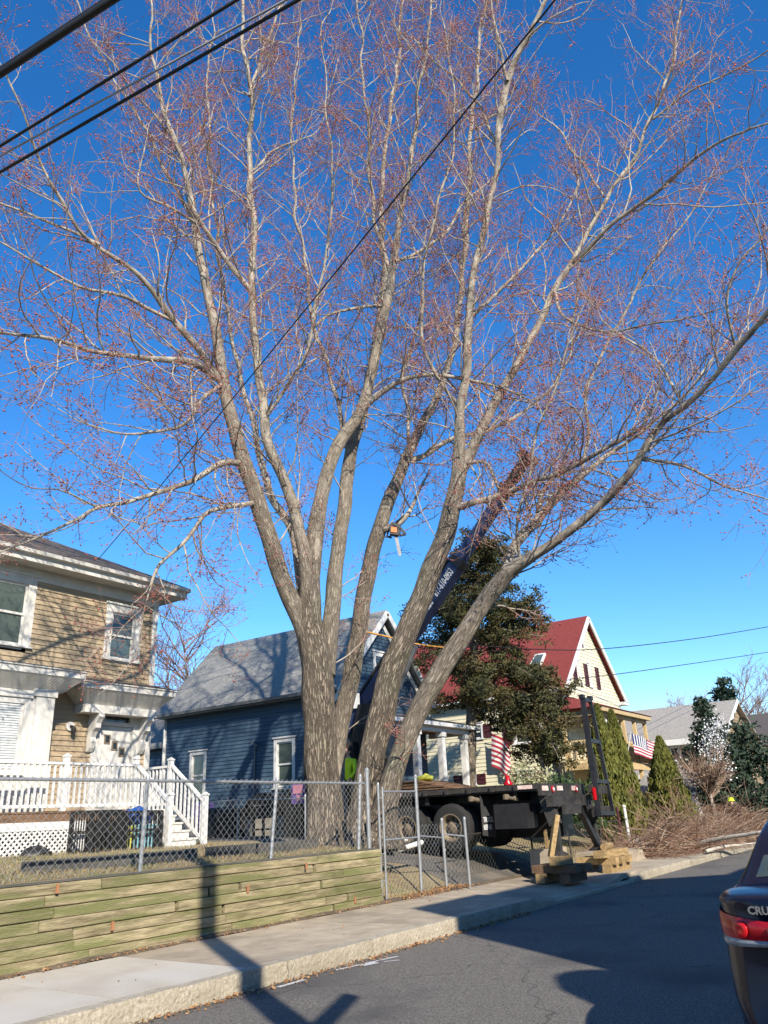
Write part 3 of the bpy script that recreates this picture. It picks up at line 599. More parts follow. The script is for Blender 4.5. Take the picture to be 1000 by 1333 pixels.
# short fence stub
sf = thing('short_chain_link_fence', (14.4, 8.8, .2), 'short low chain-link fence stub between the gate and the driveway', 'fence')
s0 = np.array([13.86,8.93,.2]); s1 = np.array([14.62,8.86,.2]); s2 = np.array([15.12,8.62,.2])
for a, b in ((s0,s1),(s1,s2)):
    d = (b-a)/np.linalg.norm(b-a); Pp = FR(a, d, (d[1],-d[0],0)); L = np.linalg.norm(b-a)
    chain(Pp, .03, L-.05, .03, 1.2, 'chain_mesh', 'wire_galv', sf)
    m = MB(); m.cyl(Pp(0,1.0,0), Pp(L,.93,0), .014, n=8); m.ok('fence_rail', 'galv', sf)
    post('fence_post', b+[0,0,-.1], b+[-.03,0,1.27], .03, 'galv', sf)
# white roll lying behind the short fence
m = MB(); m.cyl((14.1,9.6,.95), (14.8,9.5,1.05), .05, n=10); m.cyl((14.0,9.7,1.15), (14.4,9.6,1.12), .03, n=8); m.ok('plastic_pipe', 'white_paint', None, label='white plastic pipe lying behind the short chain-link fence', category='pipe')

# ================================================================== HOUSE HELPERS
def clap(name, P, u0, u1, z0, z1, mat, parent, ex=.115, holes=(), ext=None, lip=.024):
    V = []; F = []
    n = max(1, int(round((z1-z0)/ex))); h = (z1-z0)/n
    for k in range(n):
        a = z0+k*h; b = a+h
        if ext: (l0, r0), (l1, r1) = ext(a), ext(b)
        else: (l0, r0), (l1, r1) = (u0,u1), (u0,u1)
        if r0 <= l0: continue
        segs = [(l0, r0, l1, r1)]
        for (ha, hb, hz0, hz1) in holes:
            if hz0 < b-.001 and hz1 > a+.001:
                ns = []
                for s in segs:
                    if hb <= s[0] or ha >= s[1]: ns.append(s); continue
                    if ha > s[0]: ns.append((s[0], ha, s[2], ha))
                    if hb < s[1]: ns.append((hb, s[1], hb, s[3]))
                segs = ns
        for s in segs:
            i = len(V); V += [P(s[0],a,0), P(s[1],a,0), P(s[1],a,lip), P(s[0],a,lip), P(s[3],b,.002), P(s[2],b,.002)]
            F += [(i,i+1,i+2,i+3), (i+3,i+2,i+4,i+5)]
    return mk(name, V, F, mat, parent)
def window(P, u0, u1, z0, z1, parent, tw=.14, mat='white_paint', pane='pane', sill=True, head=.04, two=True, hang=None, blind=False, name='window', dep=.0):
    """opening u0..u1,z0..z1; returns casing part with sash, panes and sill under it"""
    m = MB()
    m.box(P, u0-tw, u0, z0-.02, z1+tw, -.1, .035); m.box(P, u1, u1+tw, z0-.02, z1+tw, -.1, .035)
    m.box(P, u0-.001, u1+.001, z1, z1+tw+.002, -.1, .033); m.box(P, u0-tw-head, u1+tw+head, z1+tw+.003, z1+tw+.05, -.02, .07)
    m.box(P, u0-.001, u1+.001, z0-.1, z0-.021, -.1, .02)
    w = m.ok(name, mat, parent)
    if sill: m = MB(); m.box(P, u0-tw-.04, u1+tw+.04, z0-.06, z0-.0205, .0, .085); m.ok('sill', mat, w)
    zm = (z0+z1)/2; s = .05
    rows = ((zm-.02, z1, -.045), (z0, zm+.02, -.07)) if two else ((z0, z1, -.05),)
    for a, b, d in rows:
        m = MB(); m.box(P, u0, u0+s, a, b, d, d+.03); m.box(P, u1-s, u1, a, b, d, d+.03); m.box(P, u0+s, u1-s, b-s, b, d, d+.029); m.box(P, u0+s, u1-s, a, a+s, d, d+.029); m.ok('sash', mat, w)
        m = MB(); m.box(P, u0+s, u1-s, a+s, b-s, d+.008, d+.014); m.ok('pane', 'blind' if blind else pane, w)
    return w
def shutter(P, u0, u1, z0, z1, parent):
    m = MB(); m.box(P, u0, u0+.06, z0, z1, .02, .06); m.box(P, u1-.06, u1, z0, z1, .02, .06)
    for z in (z0, (z0+z1)/2-.03, z1-.07): m.box(P, u0+.06, u1-.06, z, z+.07, .02, .058)
    k = int((z1-z0)/.07)
    for i in range(k):
        z = z0+i*(z1-z0)/k; m.hexa([P(u0+.06,z,.02),P(u1-.06,z,.02),P(u1-.06,z,.05),P(u0+.06,z,.05),P(u0+.06,z+.06,.02),P(u1-.06,z+.06,.02),P(u1-.06,z+.05,.03),P(u0+.06,z+.05,.03)])
    m.ok('shutter', 'burgundy', parent)
def plank(name, mat, parent, *boxes):
    m = MB()
    for b in boxes: m.box(*b)
    return m.ok(name, mat, parent)

# ================================================================== TAN HOUSE
TX0, TX1, TY = 4.0, 13.3, 16.5
th = thing('clapboard_house', (9, 18, 1.1), 'two-storey tan clapboard house with white trim and front porch', 'house')
PT = FR((0,TY,0), (1,0,0), (0,-1,0))
wins = [(11.93, 12.62, 5.52, 6.68), (8.75, 9.62, 5.5, 6.9)]
door_o = (11.78, 12.86, 1.97, 4.2)
clap('front_wall', PT, TX0, TX1-.02, 1.9, 7.3, 'tan_siding', th, holes=[(a-.1,b+.1,c-.05,d+.1) for a,b,c,d in wins]+[door_o])
PTr = FR((TX1,0,0), (0,1,0), (1,0,0)); clap('side_wall', PTr, TY, 25, 1.9, 7.3, 'tan_siding', th)
m = MB(); m.wb(TX0, TX1-.13, TY+.13, 25, 1.2, 7.2); m.ok('interior', 'dark_room', th)
m = MB(); m.wb(TX0, TX1-.03, TY+.03, 25, .9, 1.9); m.ok('foundation', 'foundation', th)
plank('corner_board', 'old_white', th, (PT, TX1-.13, TX1+.03, 1.9, 7.15, -.14, .03))
for w_ in wins: window(PT, *w_, th, tw=.19, mat='old_white', pane='pane_green')
for i, w_ in enumerate(wins):   # lower halves: storm screen
    pass
# cornice and roof
plank('frieze', 'old_white', th, (PT, TX0, TX1+.035, 7.02, 7.3, -.01, .04))
ex0, ex1, ey0, ey1, ez = TX0-.5, TX1+.52, TY-.52, 25.5, 7.42
m = MB(); m.wb(ex0, ex1, ey0, ey1, 7.3, 7.335); m.ok('soffit', 'old_white', th)
m = MB(); m.wb(ex0-.02, ex1+.02, ey0-.03, ey0, 7.28, 7.5); m.wb(ex1, ex1+.03, ey0, ey1, 7.28, 7.5); m.ok('fascia', 'old_white', th)
m = MB(); m.prism([(0,0),(.11,.02),(.13,.1),(.0,.1)], lambda p: (ex0-.05, ey0-.032-p[0], 7.42+p[1]), lambda p: (ex1+.05, ey0-.032-p[0], 7.42+p[1])); m.ok('gutter', 'old_white', th)
def hip(x0, x1, y0, y1, z, pitch, mat, parent, name='roof', t=.05):
    h = (min(x1-x0, y1-y0)/2); H = h*math.tan(math.radians(pitch)); m = MB()
    if x1-x0 > y1-y0: r0, r1 = (x0+h, (y0+y1)/2, z+H), (x1-h, (y0+y1)/2, z+H)
    else: r0, r1 = ((x0+x1)/2, y0+h, z+H), ((x0+x1)/2, y1-h, z+H)
    c = [(x0,y0,z),(x1,y0,z),(x1,y1,z),(x0,y1,z)]; b = [(p[0],p[1],z-t) for p in c]
    if x1-x0 > y1-y0: fs = [(c[0],c[1],r1,r0),(c[1],c[2],r1),(c[2],c[3],r0,r1),(c[3],c[0],r0)]
    else: fs = [(c[0],c[1],r0),(c[1],c[2],r1,r0),(c[2],c[3],r1),(c[3],c[0],r0,r1)]
    for f in fs: m.face(*f)
    for i in range(4): m.face(b[i], b[(i+1)%4], c[(i+1)%4], c[i])
    m.face(*b); return mk(name, m.V, m.F, mat, parent)
hip(ex0-.04, ex1+.05, ey0-.06, ey1, 7.56, 27, 'dark_shingle', th)
# bay window at the left
bay = MB(); bay.wb(7.2, 10.12, 15.78, 16.52, 1.9, 4.45); bay = bay.ok('bay', 'old_white', th)
PB = FR((0,15.78,0), (1,0,0), (0,-1,0))
window(PB, 8.35, 9.42, 2.75, 4.12, th, tw=.12, mat='old_white', blind=True, dep=0)
for i in range(9): pass
bl = MB()
for i in range(26): z = 2.82+i*.05; bl.hexa([PB(8.42,z,.004),PB(9.35,z,.004),PB(9.35,z,.02),PB(8.42,z,.02),PB(8.42,z+.042,.002),PB(9.35,z+.042,.002),PB(9.35,z+.04,.008),PB(8.42,z+.04,.008)])
bl.ok('blind_slats', 'blind', th)
plank('pilaster', 'old_white', th, (PB, 9.66, 10.1, 1.95, 4.3, 0, .05), (PB, 9.6, 10.14, 4.3, 4.45, 0, .08), (PB, 9.74, 10.02, 2.2, 4.1, .051, .065))
def cove(x0, x1, yf, zt, zb, inset, parent, nm, yw=TY):
    m = MB(); m.wb(x0, x1, yf, yw, zt, zt+.13); m.wb(x0-.03, x1+.03, yf-.03, yw, zt+.131, zt+.17)
    m.hexa([(x0+inset,yf+inset,zb),(x1-inset,yf+inset,zb),(x1-inset,yw,zb),(x0+inset,yw,zb),(x0+.01,yf+.01,zt),(x1-.01,yf+.01,zt),(x1-.01,yw,zt),(x0+.01,yw,zt)])
    h = m.ok(nm, 'old_white', parent)
    for i in range(int((x1-x0-.3)/.09)):   # board joints under the cove
        x = x0+.15+i*.09; m = MB(); a = inset*.9
        m.bar((x, yf+.03, zt-.012), (x0+inset+(x-x0)*(x1-x0-2*inset)/(x1-x0), yf+inset-.005, zb+.01), .012, .01, up=(0,-1,.3)); m.ok('batten', 'old_white', h)
    m = MB(); m.face((x0-.05,yf-.05,zt+.172),(x1+.05,yf-.05,zt+.172),(x1-.2,yw,zt+.36),(x0+.2,yw,zt+.36)); m.face((x0-.05,yf-.05,zt+.172),(x0+.2,yw,zt+.36),(x0-.05,yw,zt+.172)); m.face((x1+.05,yf-.05,zt+.172),(x1+.05,yw,zt+.172),(x1-.2,yw,zt+.36))
    mk('hood_roof', m.V, m.F, 'dark_shingle', h); return h
cove(6.8, 10.62, 15.45, 4.72, 4.42, .32, th, 'bay_hood')
hd = cove(10.78, 13.5, 15.82, 4.62, 4.3, .36, th, 'door_hood')
plank('hood_frieze', 'old_white', hd, (PT, 11.1, 13.15, 4.12, 4.3, .02, .42))
for bx in (11.5, 12.93):   # scrolled brackets
    prof = [(0,4.12),(.4,4.12),(.42,4.04),(.36,3.98),(.3,3.9),(.3,3.8),(.2,3.72),(.13,3.6),(.17,3.5),(.12,3.36),(.06,3.28),(0,3.26)]
    m = MB(); m.prism(prof, lambda p: PT(bx, p[1], p[0]+.02), lambda p: PT(bx+.14, p[1], p[0]+.02)); m.ok('bracket', 'old_white', hd)
# door
plank('door_casing', 'old_white', th, (PT, 11.62, 11.86, 1.97, 4.2, -.08, .045), (PT, 12.78, 13.02, 1.97, 4.2, -.08, .045), (PT, 11.862, 12.778, 3.9, 3.99, -.08, .03), (PT, 11.862, 12.778, 4.17, 4.25, -.08, .04), (PT, 11.862, 11.96, 3.991, 4.169, -.08, .03), (PT, 12.68, 12.778, 3.991, 4.169, -.08, .03))
plank('transom', 'pane', th, (PT, 11.963, 12.31, 3.992, 4.168, -.05, -.04), (PT, 12.33, 12.677, 3.992, 4.168, -.05, -.04))
plank('door_backing', 'dark_room', th, (PT, 11.7, 12.9, 1.95, 4.24, -.12, -.09))
dr = plank('door', 'old_white', th, (PT, 11.87, 12.77, 1.98, 3.89, -.06, -.02))
for k in range(3):
    u, z = 12.0+k*.22, 3.48-k*.14
    plank('door_light_frame', 'rim', dr, (PT, u, u+.17, z, z+.22, -.019, -.005)); plank('door_light', 'pane', dr, (PT, u+.035, u+.135, z+.04, z+.18, -.004, .001))
m = MB(); m.lathe(PT(11.95,2.95,.03), [(.001,-.03),(.03,-.015),(.03,.015),(.001,.03)], 8); m.ok('door_knob', 'car_trim', dr)
# wall lamp by the door
lp = thing('wall_lantern', PT(11.02,3.7,.02), 'small white round wall lantern on the tan clapboards left of the door', 'lantern')
m = MB(); m.cyl(PT(11.02,3.82,.01), PT(11.02,3.82,.06), .1, n=14); m.ok('back_plate', 'white_paint', lp)
m = MB(); m.cyl(PT(11.02,3.82,.06), PT(11.02,3.8,.16), .03, n=8); m.lathe(PT(11.04,3.66,.16), [(.04,0),(.055,.05),(.05,.12),(.02,.15)], 10); m.ok('lamp_head', 'dirty_metal', lp)

# ---- porch
po = thing('front_porch', (10.5, 15.2, 1.1), 'white wooden front porch with railing, lattice skirt and steps', 'porch')
DZ, DY0 = 1.97, 15.0
m = MB()
for i in range(10): y = DY0+i*.15; m.wb(6.5, 12.98, y+.004, y+.146, DZ-.035, DZ)
m.ok('deck_boards', 'old_plank', po)
m = MB(); m.wb(6.5, 11.78, DY0+.02, DY0+.06, DZ-.2, DZ-.036); m.wb(12.9, 12.95, DY0+.07, TY-.06, DZ-.2, DZ-.036); m.ok('rim_joist', 'old_plank', po)
m = MB(); m.wb(6.5, 10.62, DY0+.0, DY0+.03, 1.62, 1.775); m.wb(10.5, 10.62, DY0+.0, DY0+.03, 1.1, 1.619); m.wb(6.5, 10.499, DY0, DY0+.03, 1.08, 1.16); m.ok('skirt_frame', 'white_paint', po)
lat = MB(); la, lb, lz0, lz1 = 6.6, 10.5, 1.16, 1.62
k = -1
for off in np.arange(la-.6, lb+.6, .115):
    for sg, dd in ((1, .012), (-1, .022)):
        x0, x1 = off, off+sg*(lz1-lz0); p, q = [x0, lz0], [x1, lz1]
        if max(x0,x1) < la or min(x0,x1) > lb: continue
        def cl(P_, Q_):
            if P_[0] < la: t = (la-P_[0])/(Q_[0]-P_[0]); P_ = [la, P_[1]+t*(Q_[1]-P_[1])]
            if P_[0] > lb: t = (lb-P_[0])/(Q_[0]-P_[0]); P_ = [lb, P_[1]+t*(Q_[1]-P_[1])]
            return P_
        p, q = cl(p, q), cl(q, p)
        if abs(p[1]-q[1]) < .03: continue
        lat.bar((p[0], DY0+dd, p[1]), (q[0], DY0+dd, q[1]), .035, .008, up=(0,1,0))
lat.ok('lattice', 'white_paint', po, kind='stuff')
def newel(x, y, z0, z1, s=.1):
    m = MB(); m.wb(x-s/2, x+s/2, y-s/2, y+s/2, z0, z1); m.wb(x-s/2-.015, x+s/2+.015, y-s/2-.015, y+s/2+.015, z1, z1+.03); m.hexa([(x-s/2,y-s/2,z1+.03),(x+s/2,y-s/2,z1+.03),(x+s/2,y+s/2,z1+.03),(x-s/2,y+s/2,z1+.03),(x-.01,y-.01,z1+.07),(x+.01,y-.01,z1+.07),(x+.01,y+.01,z1+.07),(x-.01,y+.01,z1+.07)])
    return m.ok('post', 'white_paint', po)
bal0 = None
def rail(a, b, n=None, hz=.92, z_low=.1):
    global bal0
    a = np.array(a, float); b = np.array(b, float); L = np.linalg.norm((b-a)[:2])
    m = MB(); m.bar(a+[0,0,hz], b+[0,0,hz], .085, .05); m.ok('handrail', 'white_paint', po)
    m = MB(); m.bar(a+[0,0,z_low], b+[0,0,z_low], .05, .06); m.ok('bottom_rail', 'white_paint', po)
    n = n or int(L/.125)
    for i in range(n):
        p = a+(b-a)*(i+.5)/n
        if bal0 is None: m = MB(); m.wb(-.019, .019, -.019, .019, 0, .78); bal0 = m.ok('baluster', 'white_paint', po); bal0.location = Vector(p+[0,0,z_low+.03])
        else: inst('baluster', bal0, p+[0,0,z_low+.03], po)
for x in (6.7, 8.4, 10.08, 11.83, 12.82): newel(x, DY0+.06, DZ-.03, DZ+1.05)
for a, b in ((6.75,8.35), (8.45,10.03), (10.13,11.78)): rail((a,DY0+.06,DZ), (b,DY0+.06,DZ))
rail((12.85,DY0+.12,DZ), (12.85,TY-.1,DZ))
SY = 13.86
for x in (11.83, 12.82): newel(x, SY, 1.1, 2.2); rail((x,DY0+.0,DZ), (x,SY+.05,1.17))
for k in range(5):
    z = DZ-(k+1)*.163; y = DY0-.02-k*.24
    m = MB(); m.wb(11.9, 12.76, y-.27, y+.01, z-.02, z+.02); m.ok('tread', 'old_white', po)
    m = MB(); m.wb(11.92, 12.74, y-.005, y+.012, z+.021, z+.15); m.ok('riser', 'old_white', po)
m = MB(); m.wb(11.92, 12.74, SY-.1, SY-.08, 1.05, 1.15); m.ok('riser', 'old_white', po)

# ---- bins in the yard in front of the porch
def crate(name, x0, x1, y0, y1, z0, z1, mat, label, group=None):
    t = thing(name, ((x0+x1)/2, (y0+y1)/2, z0), label, 'crate', group)
    for x in (x0, x1):
        for y in (y0, y1): m = MB(); m.wb(x-.03, x+.03, y-.03, y+.03, z0, z1); m.ok('corner_post', mat, t)
    m = MB()
    for z in (z0+.03, (z0+z1)/2, z1-.05): m.wb(x0, x1, y0-.02, y0+.005, z, z+.06); m.wb(x0, x1, y1-.005, y1+.02, z, z+.06); m.wb(x0-.02, x0+.005, y0, y1, z, z+.06); m.wb(x1-.005, x1+.02, y0, y1, z, z+.06)
    m.ok('side_rail', mat, t)
    n = int((x1-x0)/.085)
    for i in range(1, n): x = x0+(x1-x0)*i/n; m = MB(); m.wb(x-.014, x+.014, y0-.012, y0+.002, z0+.03, z1); m.ok('slat', mat, t)
    for i in range(1, 8): y = y0+(y1-y0)*i/8; m = MB(); m.wb(x0-.012, x0+.002, y-.014, y+.014, z0+.03, z1); m.ok('slat', mat, t); m = MB(); m.wb(x1-.002, x1+.012, y-.014, y+.014, z0+.03, z1); m.ok('slat', mat, t)
    return t
q0 = ony(122,1108,13.7)[0]; q1 = ony(160,1108,13.7)[0]; q2 = ony(208,1108,13.7)[0]
crate('plastic_crate', q0-.05, q1-.06, 13.75, 14.4, 1.12, 1.93, 'black_plastic', 'tall black slatted plastic crate beside the lattice skirt')
crate('plastic_crate', q1+.04, q2, 13.7, 14.35, 1.12, 1.9, 'black_plastic', 'black slatted crate holding blue and yellow tubs next to the steps')
def tub(x0, x1, y0, y1, z0, z1, mat, label):
    m = MB(); m.hexa([(x0+.03,y0+.03,z0),(x1-.03,y0+.03,z0),(x1-.03,y1-.03,z0),(x0+.03,y1-.03,z0),(x0,y0,z1),(x1,y0,z1),(x1,y1,z1),(x0,y1,z1)]); m.wb(x0-.02,x1+.02,y0-.02,y1+.02,z1,z1+.03)
    m.ok('storage_tub', mat, None, label=label, category='tub')
tub(q1+.36, q2-.06, 13.8, 14.25, 1.2, 1.62, 'bin_cyan', 'pale turquoise tub inside the slatted crate by the steps')
tub(q1+.1, q1+.3, 13.8, 14.25, 1.2, 1.6, 'bin_yellow', 'narrow yellow tub inside the slatted crate by the steps')
def sack(c, r, mat, label, name='bag', sx=1, sz=.8, cat='bag', parent=None):
    V = []; F = []; n, k = 16, 10; ph = rng.uniform(0, 6, 5)
    for j in range(k+1):
        t = math.pi*j/k
        for i in range(n):
            a = 2*math.pi*i/n; q = 1+.13*math.sin(3*a+ph[0]+2*t)+.09*math.sin(5*a+ph[1]-3*t)+.05*math.sin(9*a+7*t+ph[2])
            V.append((c[0]+r*sx*q*math.sin(t)*math.cos(a), c[1]+r*q*math.sin(t)*math.sin(a), c[2]-r*sz*q*math.cos(t)+(r*.25*max(0,t-2.7) if t > 2.7 else 0)))
    for j in range(k):
        for i in range(n): F.append((j*n+i, j*n+(i+1)%n, (j+1)*n+(i+1)%n, (j+1)*n+i))
    return mk(name, V, F, mat, parent, smooth=True, label=label, category=cat)
sack((q2-.35, 14.0, 1.8), .26, 'bin_blue', 'blue plastic bag bulging from the top of the slatted crate', sx=1.3, sz=.6)
p = ony(48,1105,14.5); sack((p[0], 14.5, 1.2), .22, 'black_plastic', 'dark boulder-like sack lying in front of the porch lattice', sx=1.3, sz=.6)

# ================================================================== BLUE HOUSE
BX, BX1, BY, BY1, BE, BR = 20.0, 25.2, 15.75, 23.9, 5.62, 8.3
bh = thing('clapboard_house', (22.6, 20, 1.2), 'small dark blue clapboard house with grey shingle roof behind the maple', 'house')
PBl = FR((BX,0,0), (0,1,0), (-1,0,0)); PBf = FR((0,BY,0), (1,0,0), (0,-1,0))
bw = [(17.62, 18.3, 2.6, 4.0), (21.75, 22.35, 2.5, 3.9)]
clap('side_wall', PBl, BY, BY1, 1.85, BE-.02, 'blue_siding', bh, ex=.125, holes=[(a-.08,b+.08,c-.05,d+.08) for a,b,c,d in bw])
RX = (BX+BX1)/2
clap('gable_wall', PBf, BX, BX1, 1.85, BR-.1, 'blue_siding', bh, ex=.125, ext=lambda z: (BX, BX1) if z < BE else (BX+(z-BE)*(RX-BX)/(BR-BE), BX1-(z-BE)*(RX-BX)/(BR-BE)))
m = MB(); m.wb(BX+.13, BX1, BY+.13, BY1, 1.2, BE); m.ok('interior', 'dark_room', bh)
m = MB(); m.wb(BX+.03, BX1-.03, BY+.03, BY1-.03, .8, 1.78); m.ok('foundation', 'foundation', bh)
plank('water_table', 'old_white', bh, (PBl, BY, BY1, 1.78, 1.86, -.05, .03))
plank('corner_board', 'blue_siding', bh, (PBl, BY-.02, BY+.1, 1.86, BE, -.05, .03))
plank('corner_board', 'white_paint', bh, (PBl, BY1-.1, BY1+.02, 1.86, BE, -.05, .03))
for w_ in bw: window(PBl, *w_, bh, tw=.12, pane='pane_green')
wd = (.0)
window(PBf, 22.2, 23.1, 5.6, 6.8, bh, tw=.14)
sl = (BR-BE)/(RX-BX); ov = .32
def gable_roof(x0, x1, y0, y1, ze, zr, ovx, ovy, mat, parent, t=.1, name='roof'):
    rx = (x0+x1)/2; s = (zr-ze)/(rx-x0); m = MB()
    for sg, xe in ((-1, x0-ovx), (1, x1+ovx)):
        zz = ze-ovx*s+.06; m.hexa([(xe,y0-ovy,zz),(xe,y1+ovy,zz),(rx,y1+ovy,zr+.06),(rx,y0-ovy,zr+.06),(xe,y0-ovy,zz+t),(xe,y1+ovy,zz+t),(rx,y1+ovy,zr+.06+t),(rx,y0-ovy,zr+.06+t)])
    return m.ok(name, mat, parent)
gable_roof(BX, BX1, BY, BY1, BE, BR, ov, .3, 'grey_shingle', bh)
zz = BE-ov*sl
m = MB(); m.prism([(0,0),(.11,.02),(.13,.12),(0,.12)], lambda p: (BX-ov-.01-p[0], BY-.3, zz+.03+p[1]), lambda p: (BX-ov-.01-p[0], BY1+.3, zz+.03+p[1])); m.ok('gutter', 'grey_metal', bh)
m = MB(); m.wb(BX-ov, BX+.02, BY-.02, BY1+.02, zz-.0, zz+.03); m.ok('soffit', 'grey_metal', bh)
for sg in (-1, 1):   # rake boards of the gable
    e = np.array([RX+sg*(RX-BX+ov), BY-.33, zz+.0]); r_ = np.array([RX, BY-.33, BR+.03])
    m = MB(); m.bar(e, r_, .05, .2, up=(0,0,1)); m.ok('rake_board', 'white_paint', bh)
    e2 = e+[-sg*.0,.28,-.3]; r2 = r_+[0,.28,-.3]; m = MB(); m.bar(e2, r2, .03, .16, up=(0,0,1)); m.ok('rake_trim', 'white_paint', bh)
m = MB(); m.cyl((BX-.04,19.27,1.2), (BX-.04,19.27,4.0), .022, n=8); m.ok('conduit', 'grey_metal', bh)
m = MB(); m.wb(BX-.16, BX-.02, 19.2, 19.34, 4.0, 4.12); m.cyl((BX-.1,19.2,4.02),(BX-.22,19.05,3.96),.05,n=8); m.ok('flood_light', 'grey_metal', bh)
m = MB(); m.cyl((BX-.05,BY1-.02,1.6), (BX-.05,BY1-.02,5.4), .04, n=8); m.ok('downspout', 'white_paint', bh)
# rear ell
clap('rear_wing_wall', FR((BX+.4,0,0),(0,1,0),(-1,0,0)), BY1+.05, 28, 1.3, 4.5, 'blue_siding', bh, ex=.125)
gable_roof(BX+.4, BX1-.5, BY1+.4, 28, 4.5, 6.3, .3, .2, 'grey_shingle', bh, name='rear_wing_roof')
# porch
bp = thing('side_porch', (23, 14.6, 1.2), 'small white-posted porch on the front of the blue house', 'porch')
PY = 14.0
m = MB(); m.wb(20.3, 25.7, PY, BY-.03, 1.75, 1.95); m.ok('porch_floor', 'old_plank', bp)
m = MB(); m.wb(20.3, 25.6, PY+.02, BY-.03, 1.2, 1.74); m.ok('porch_base', 'foundation', bp)
for x in (20.6, 22.05, 23.6, 25.15):
    m = MB(); m.wb(x-.1, x+.1, PY+.05, PY+.25, 1.95, 4.15); m.wb(x-.14, x+.14, PY+.01, PY+.29, 4.0, 4.15); m.wb(x-.14, x+.14, PY+.01, PY+.29, 1.951, 2.1); m.ok('porch_post', 'white_paint', bp)
m = MB(); m.wb(20.2, 25.6, PY+.03, PY+.28, 4.151, 4.36); m.wb(20.1, 25.8, PY-.2, PY+.029, 4.3, 4.46); m.wb(25.35, 25.59, PY+.281, BY-.03, 4.151, 4.36); m.ok('porch_beam', 'white_paint', bp)
m = MB(); m.face((20.0,PY-.24,4.47),(25.85,PY-.24,4.47),(25.85,BY-.02,4.85),(20.0,BY-.02,4.85)); m.face((20.0,PY-.24,4.45),(25.85,PY-.24,4.45),(25.85,BY-.02,4.6),(20.0,BY-.02,4.6)); mk('porch_roof', m.V, m.F, 'grey_shingle', bp)
m = MB(); m.wb(20.3, 25.34, PY+.29, BY-.04, 4.3, 4.35); m.ok('porch_ceiling', 'old_plank', bp)
m = MB(); m.wb(21.3, 22.2, BY-.06, BY-.02, 1.96, 4.0); m.ok('porch_door', 'black_metal', bp)

# ================================================================== CREAM HOUSE
YX, YX1, YY, YY1, YE, YR = 32.0, 39.0, 13.0, 23.0, 6.5, 9.85
yh = thing('clapboard_house', (35.5, 17, 1.1), 'cream clapboard house with steep red shingle roof and burgundy shutters', 'house')
PYs = FR((YX,0,0), (0,1,0), (-1,0,0)); PYf = FR((0,YY,0), (1,0,0), (0,-1,0)); RXY = (YX+YX1)/2
def uz(px, py): q = onx(px, py, YX); return q[1], q[2]
sw = []
for (xa, ya, xb, yb) in ((703,936,672,968), (692,1006,678,1018), (626,944,616,962), (618,1008,606,1022), (655,1006,645,1018)):
    a = uz(xa, ya); b = uz(xb, yb); sw.append((min(a[0],b[0]), max(a[0],b[0]), min(a[1],b[1]), max(a[1],b[1])))
sw = sw[:4]
clap('side_wall', PYs, YY, YY1, 1.3, YE, 'cream_siding', yh, ex=.16, holes=[(a-.05,b+.05,c-.05,d+.05) for a,b,c,d in sw])
clap('gable_wall', PYf, YX, YX1, 1.3, YR-.1, 'cream_siding', yh, ex=.16, ext=lambda z: (YX, YX1) if z < YE else (YX+(z-YE)*(RXY-YX)/(YR-YE), YX1-(z-YE)*(RXY-YX)/(YR-YE)))
m = MB(); m.wb(YX+.13, YX1-.1, YY+.13, YY1, 1.2, YE); m.ok('interior', 'dark_room', yh)
m = MB(); m.wb(YX+.02, YX1-.02, YY+.02, YY1-.02, .7, 1.35); m.ok('foundation', 'foundation', yh)
plank('corner_board', 'cream_siding', yh, (PYs, YY-.02, YY+.12, 1.35, YE, -.05, .03))
for w_ in sw:
    window(PYs, *w_, yh, tw=.1); a, b, c, d = w_
    shutter(PYs, a-.55, a-.13, c, d, yh); shutter(PYs, b+.13, b+.55, c, d, yh)
gws = []
for (xa, ya, xb, yb) in ((749.5,862,756,890), (764,866,770,894)):
    a = ony(xa, ya, YY); b = ony(xb, yb, YY); gws.append((a[0], b[0], b[2], a[2]))
for w_ in gws: window(PYf, *w_, yh, tw=.09)
for px in (746, 760.5, 774.5): a = ony(px, 862, YY); shutter(PYf, a[0]-.22, a[0]+.2, gws[0][2]-.05, gws[0][3]+.05, yh)
a = ony(756, 829, YY); plank('attic_vent', 'burgundy', yh, (PYf, a[0]-.12, a[0]+.12, a[2]-.5, a[2], .01, .03)); plank('attic_vent_frame', 'white_paint', yh, (PYf, a[0]-.18, a[0]-.12, a[2]-.56, a[2]+.06, .01, .05), (PYf, a[0]+.12, a[0]+.18, a[2]-.56, a[2]+.06, .01, .05))
gable_roof(YX, YX1, YY, YY1, YE, YR, .35, .25, 'red_shingle', yh)
ys = (YR-YE)/(RXY-YX)
for sg in (-1, 1):
    m = MB(); m.bar((RXY+sg*(RXY-YX+.35), YY-.28, YE-.35*ys+.02), (RXY, YY-.28, YR+.02), .06, .22); m.ok('rake_board', 'white_paint', yh)
    m = MB(); e = (RXY+sg*(RXY-YX+.1)); m.wb(e-.3, e+.3, YY-.32, YY+.25, YE-.36, YE-.22); m.ok('eave_return', 'white_paint', yh)
m = MB(); m.wb(YX-.42, YX-.3, YY-.2, YY1, YE-.35*ys-.02, YE-.35*ys+.1); m.ok('gutter', 'white_paint', yh)
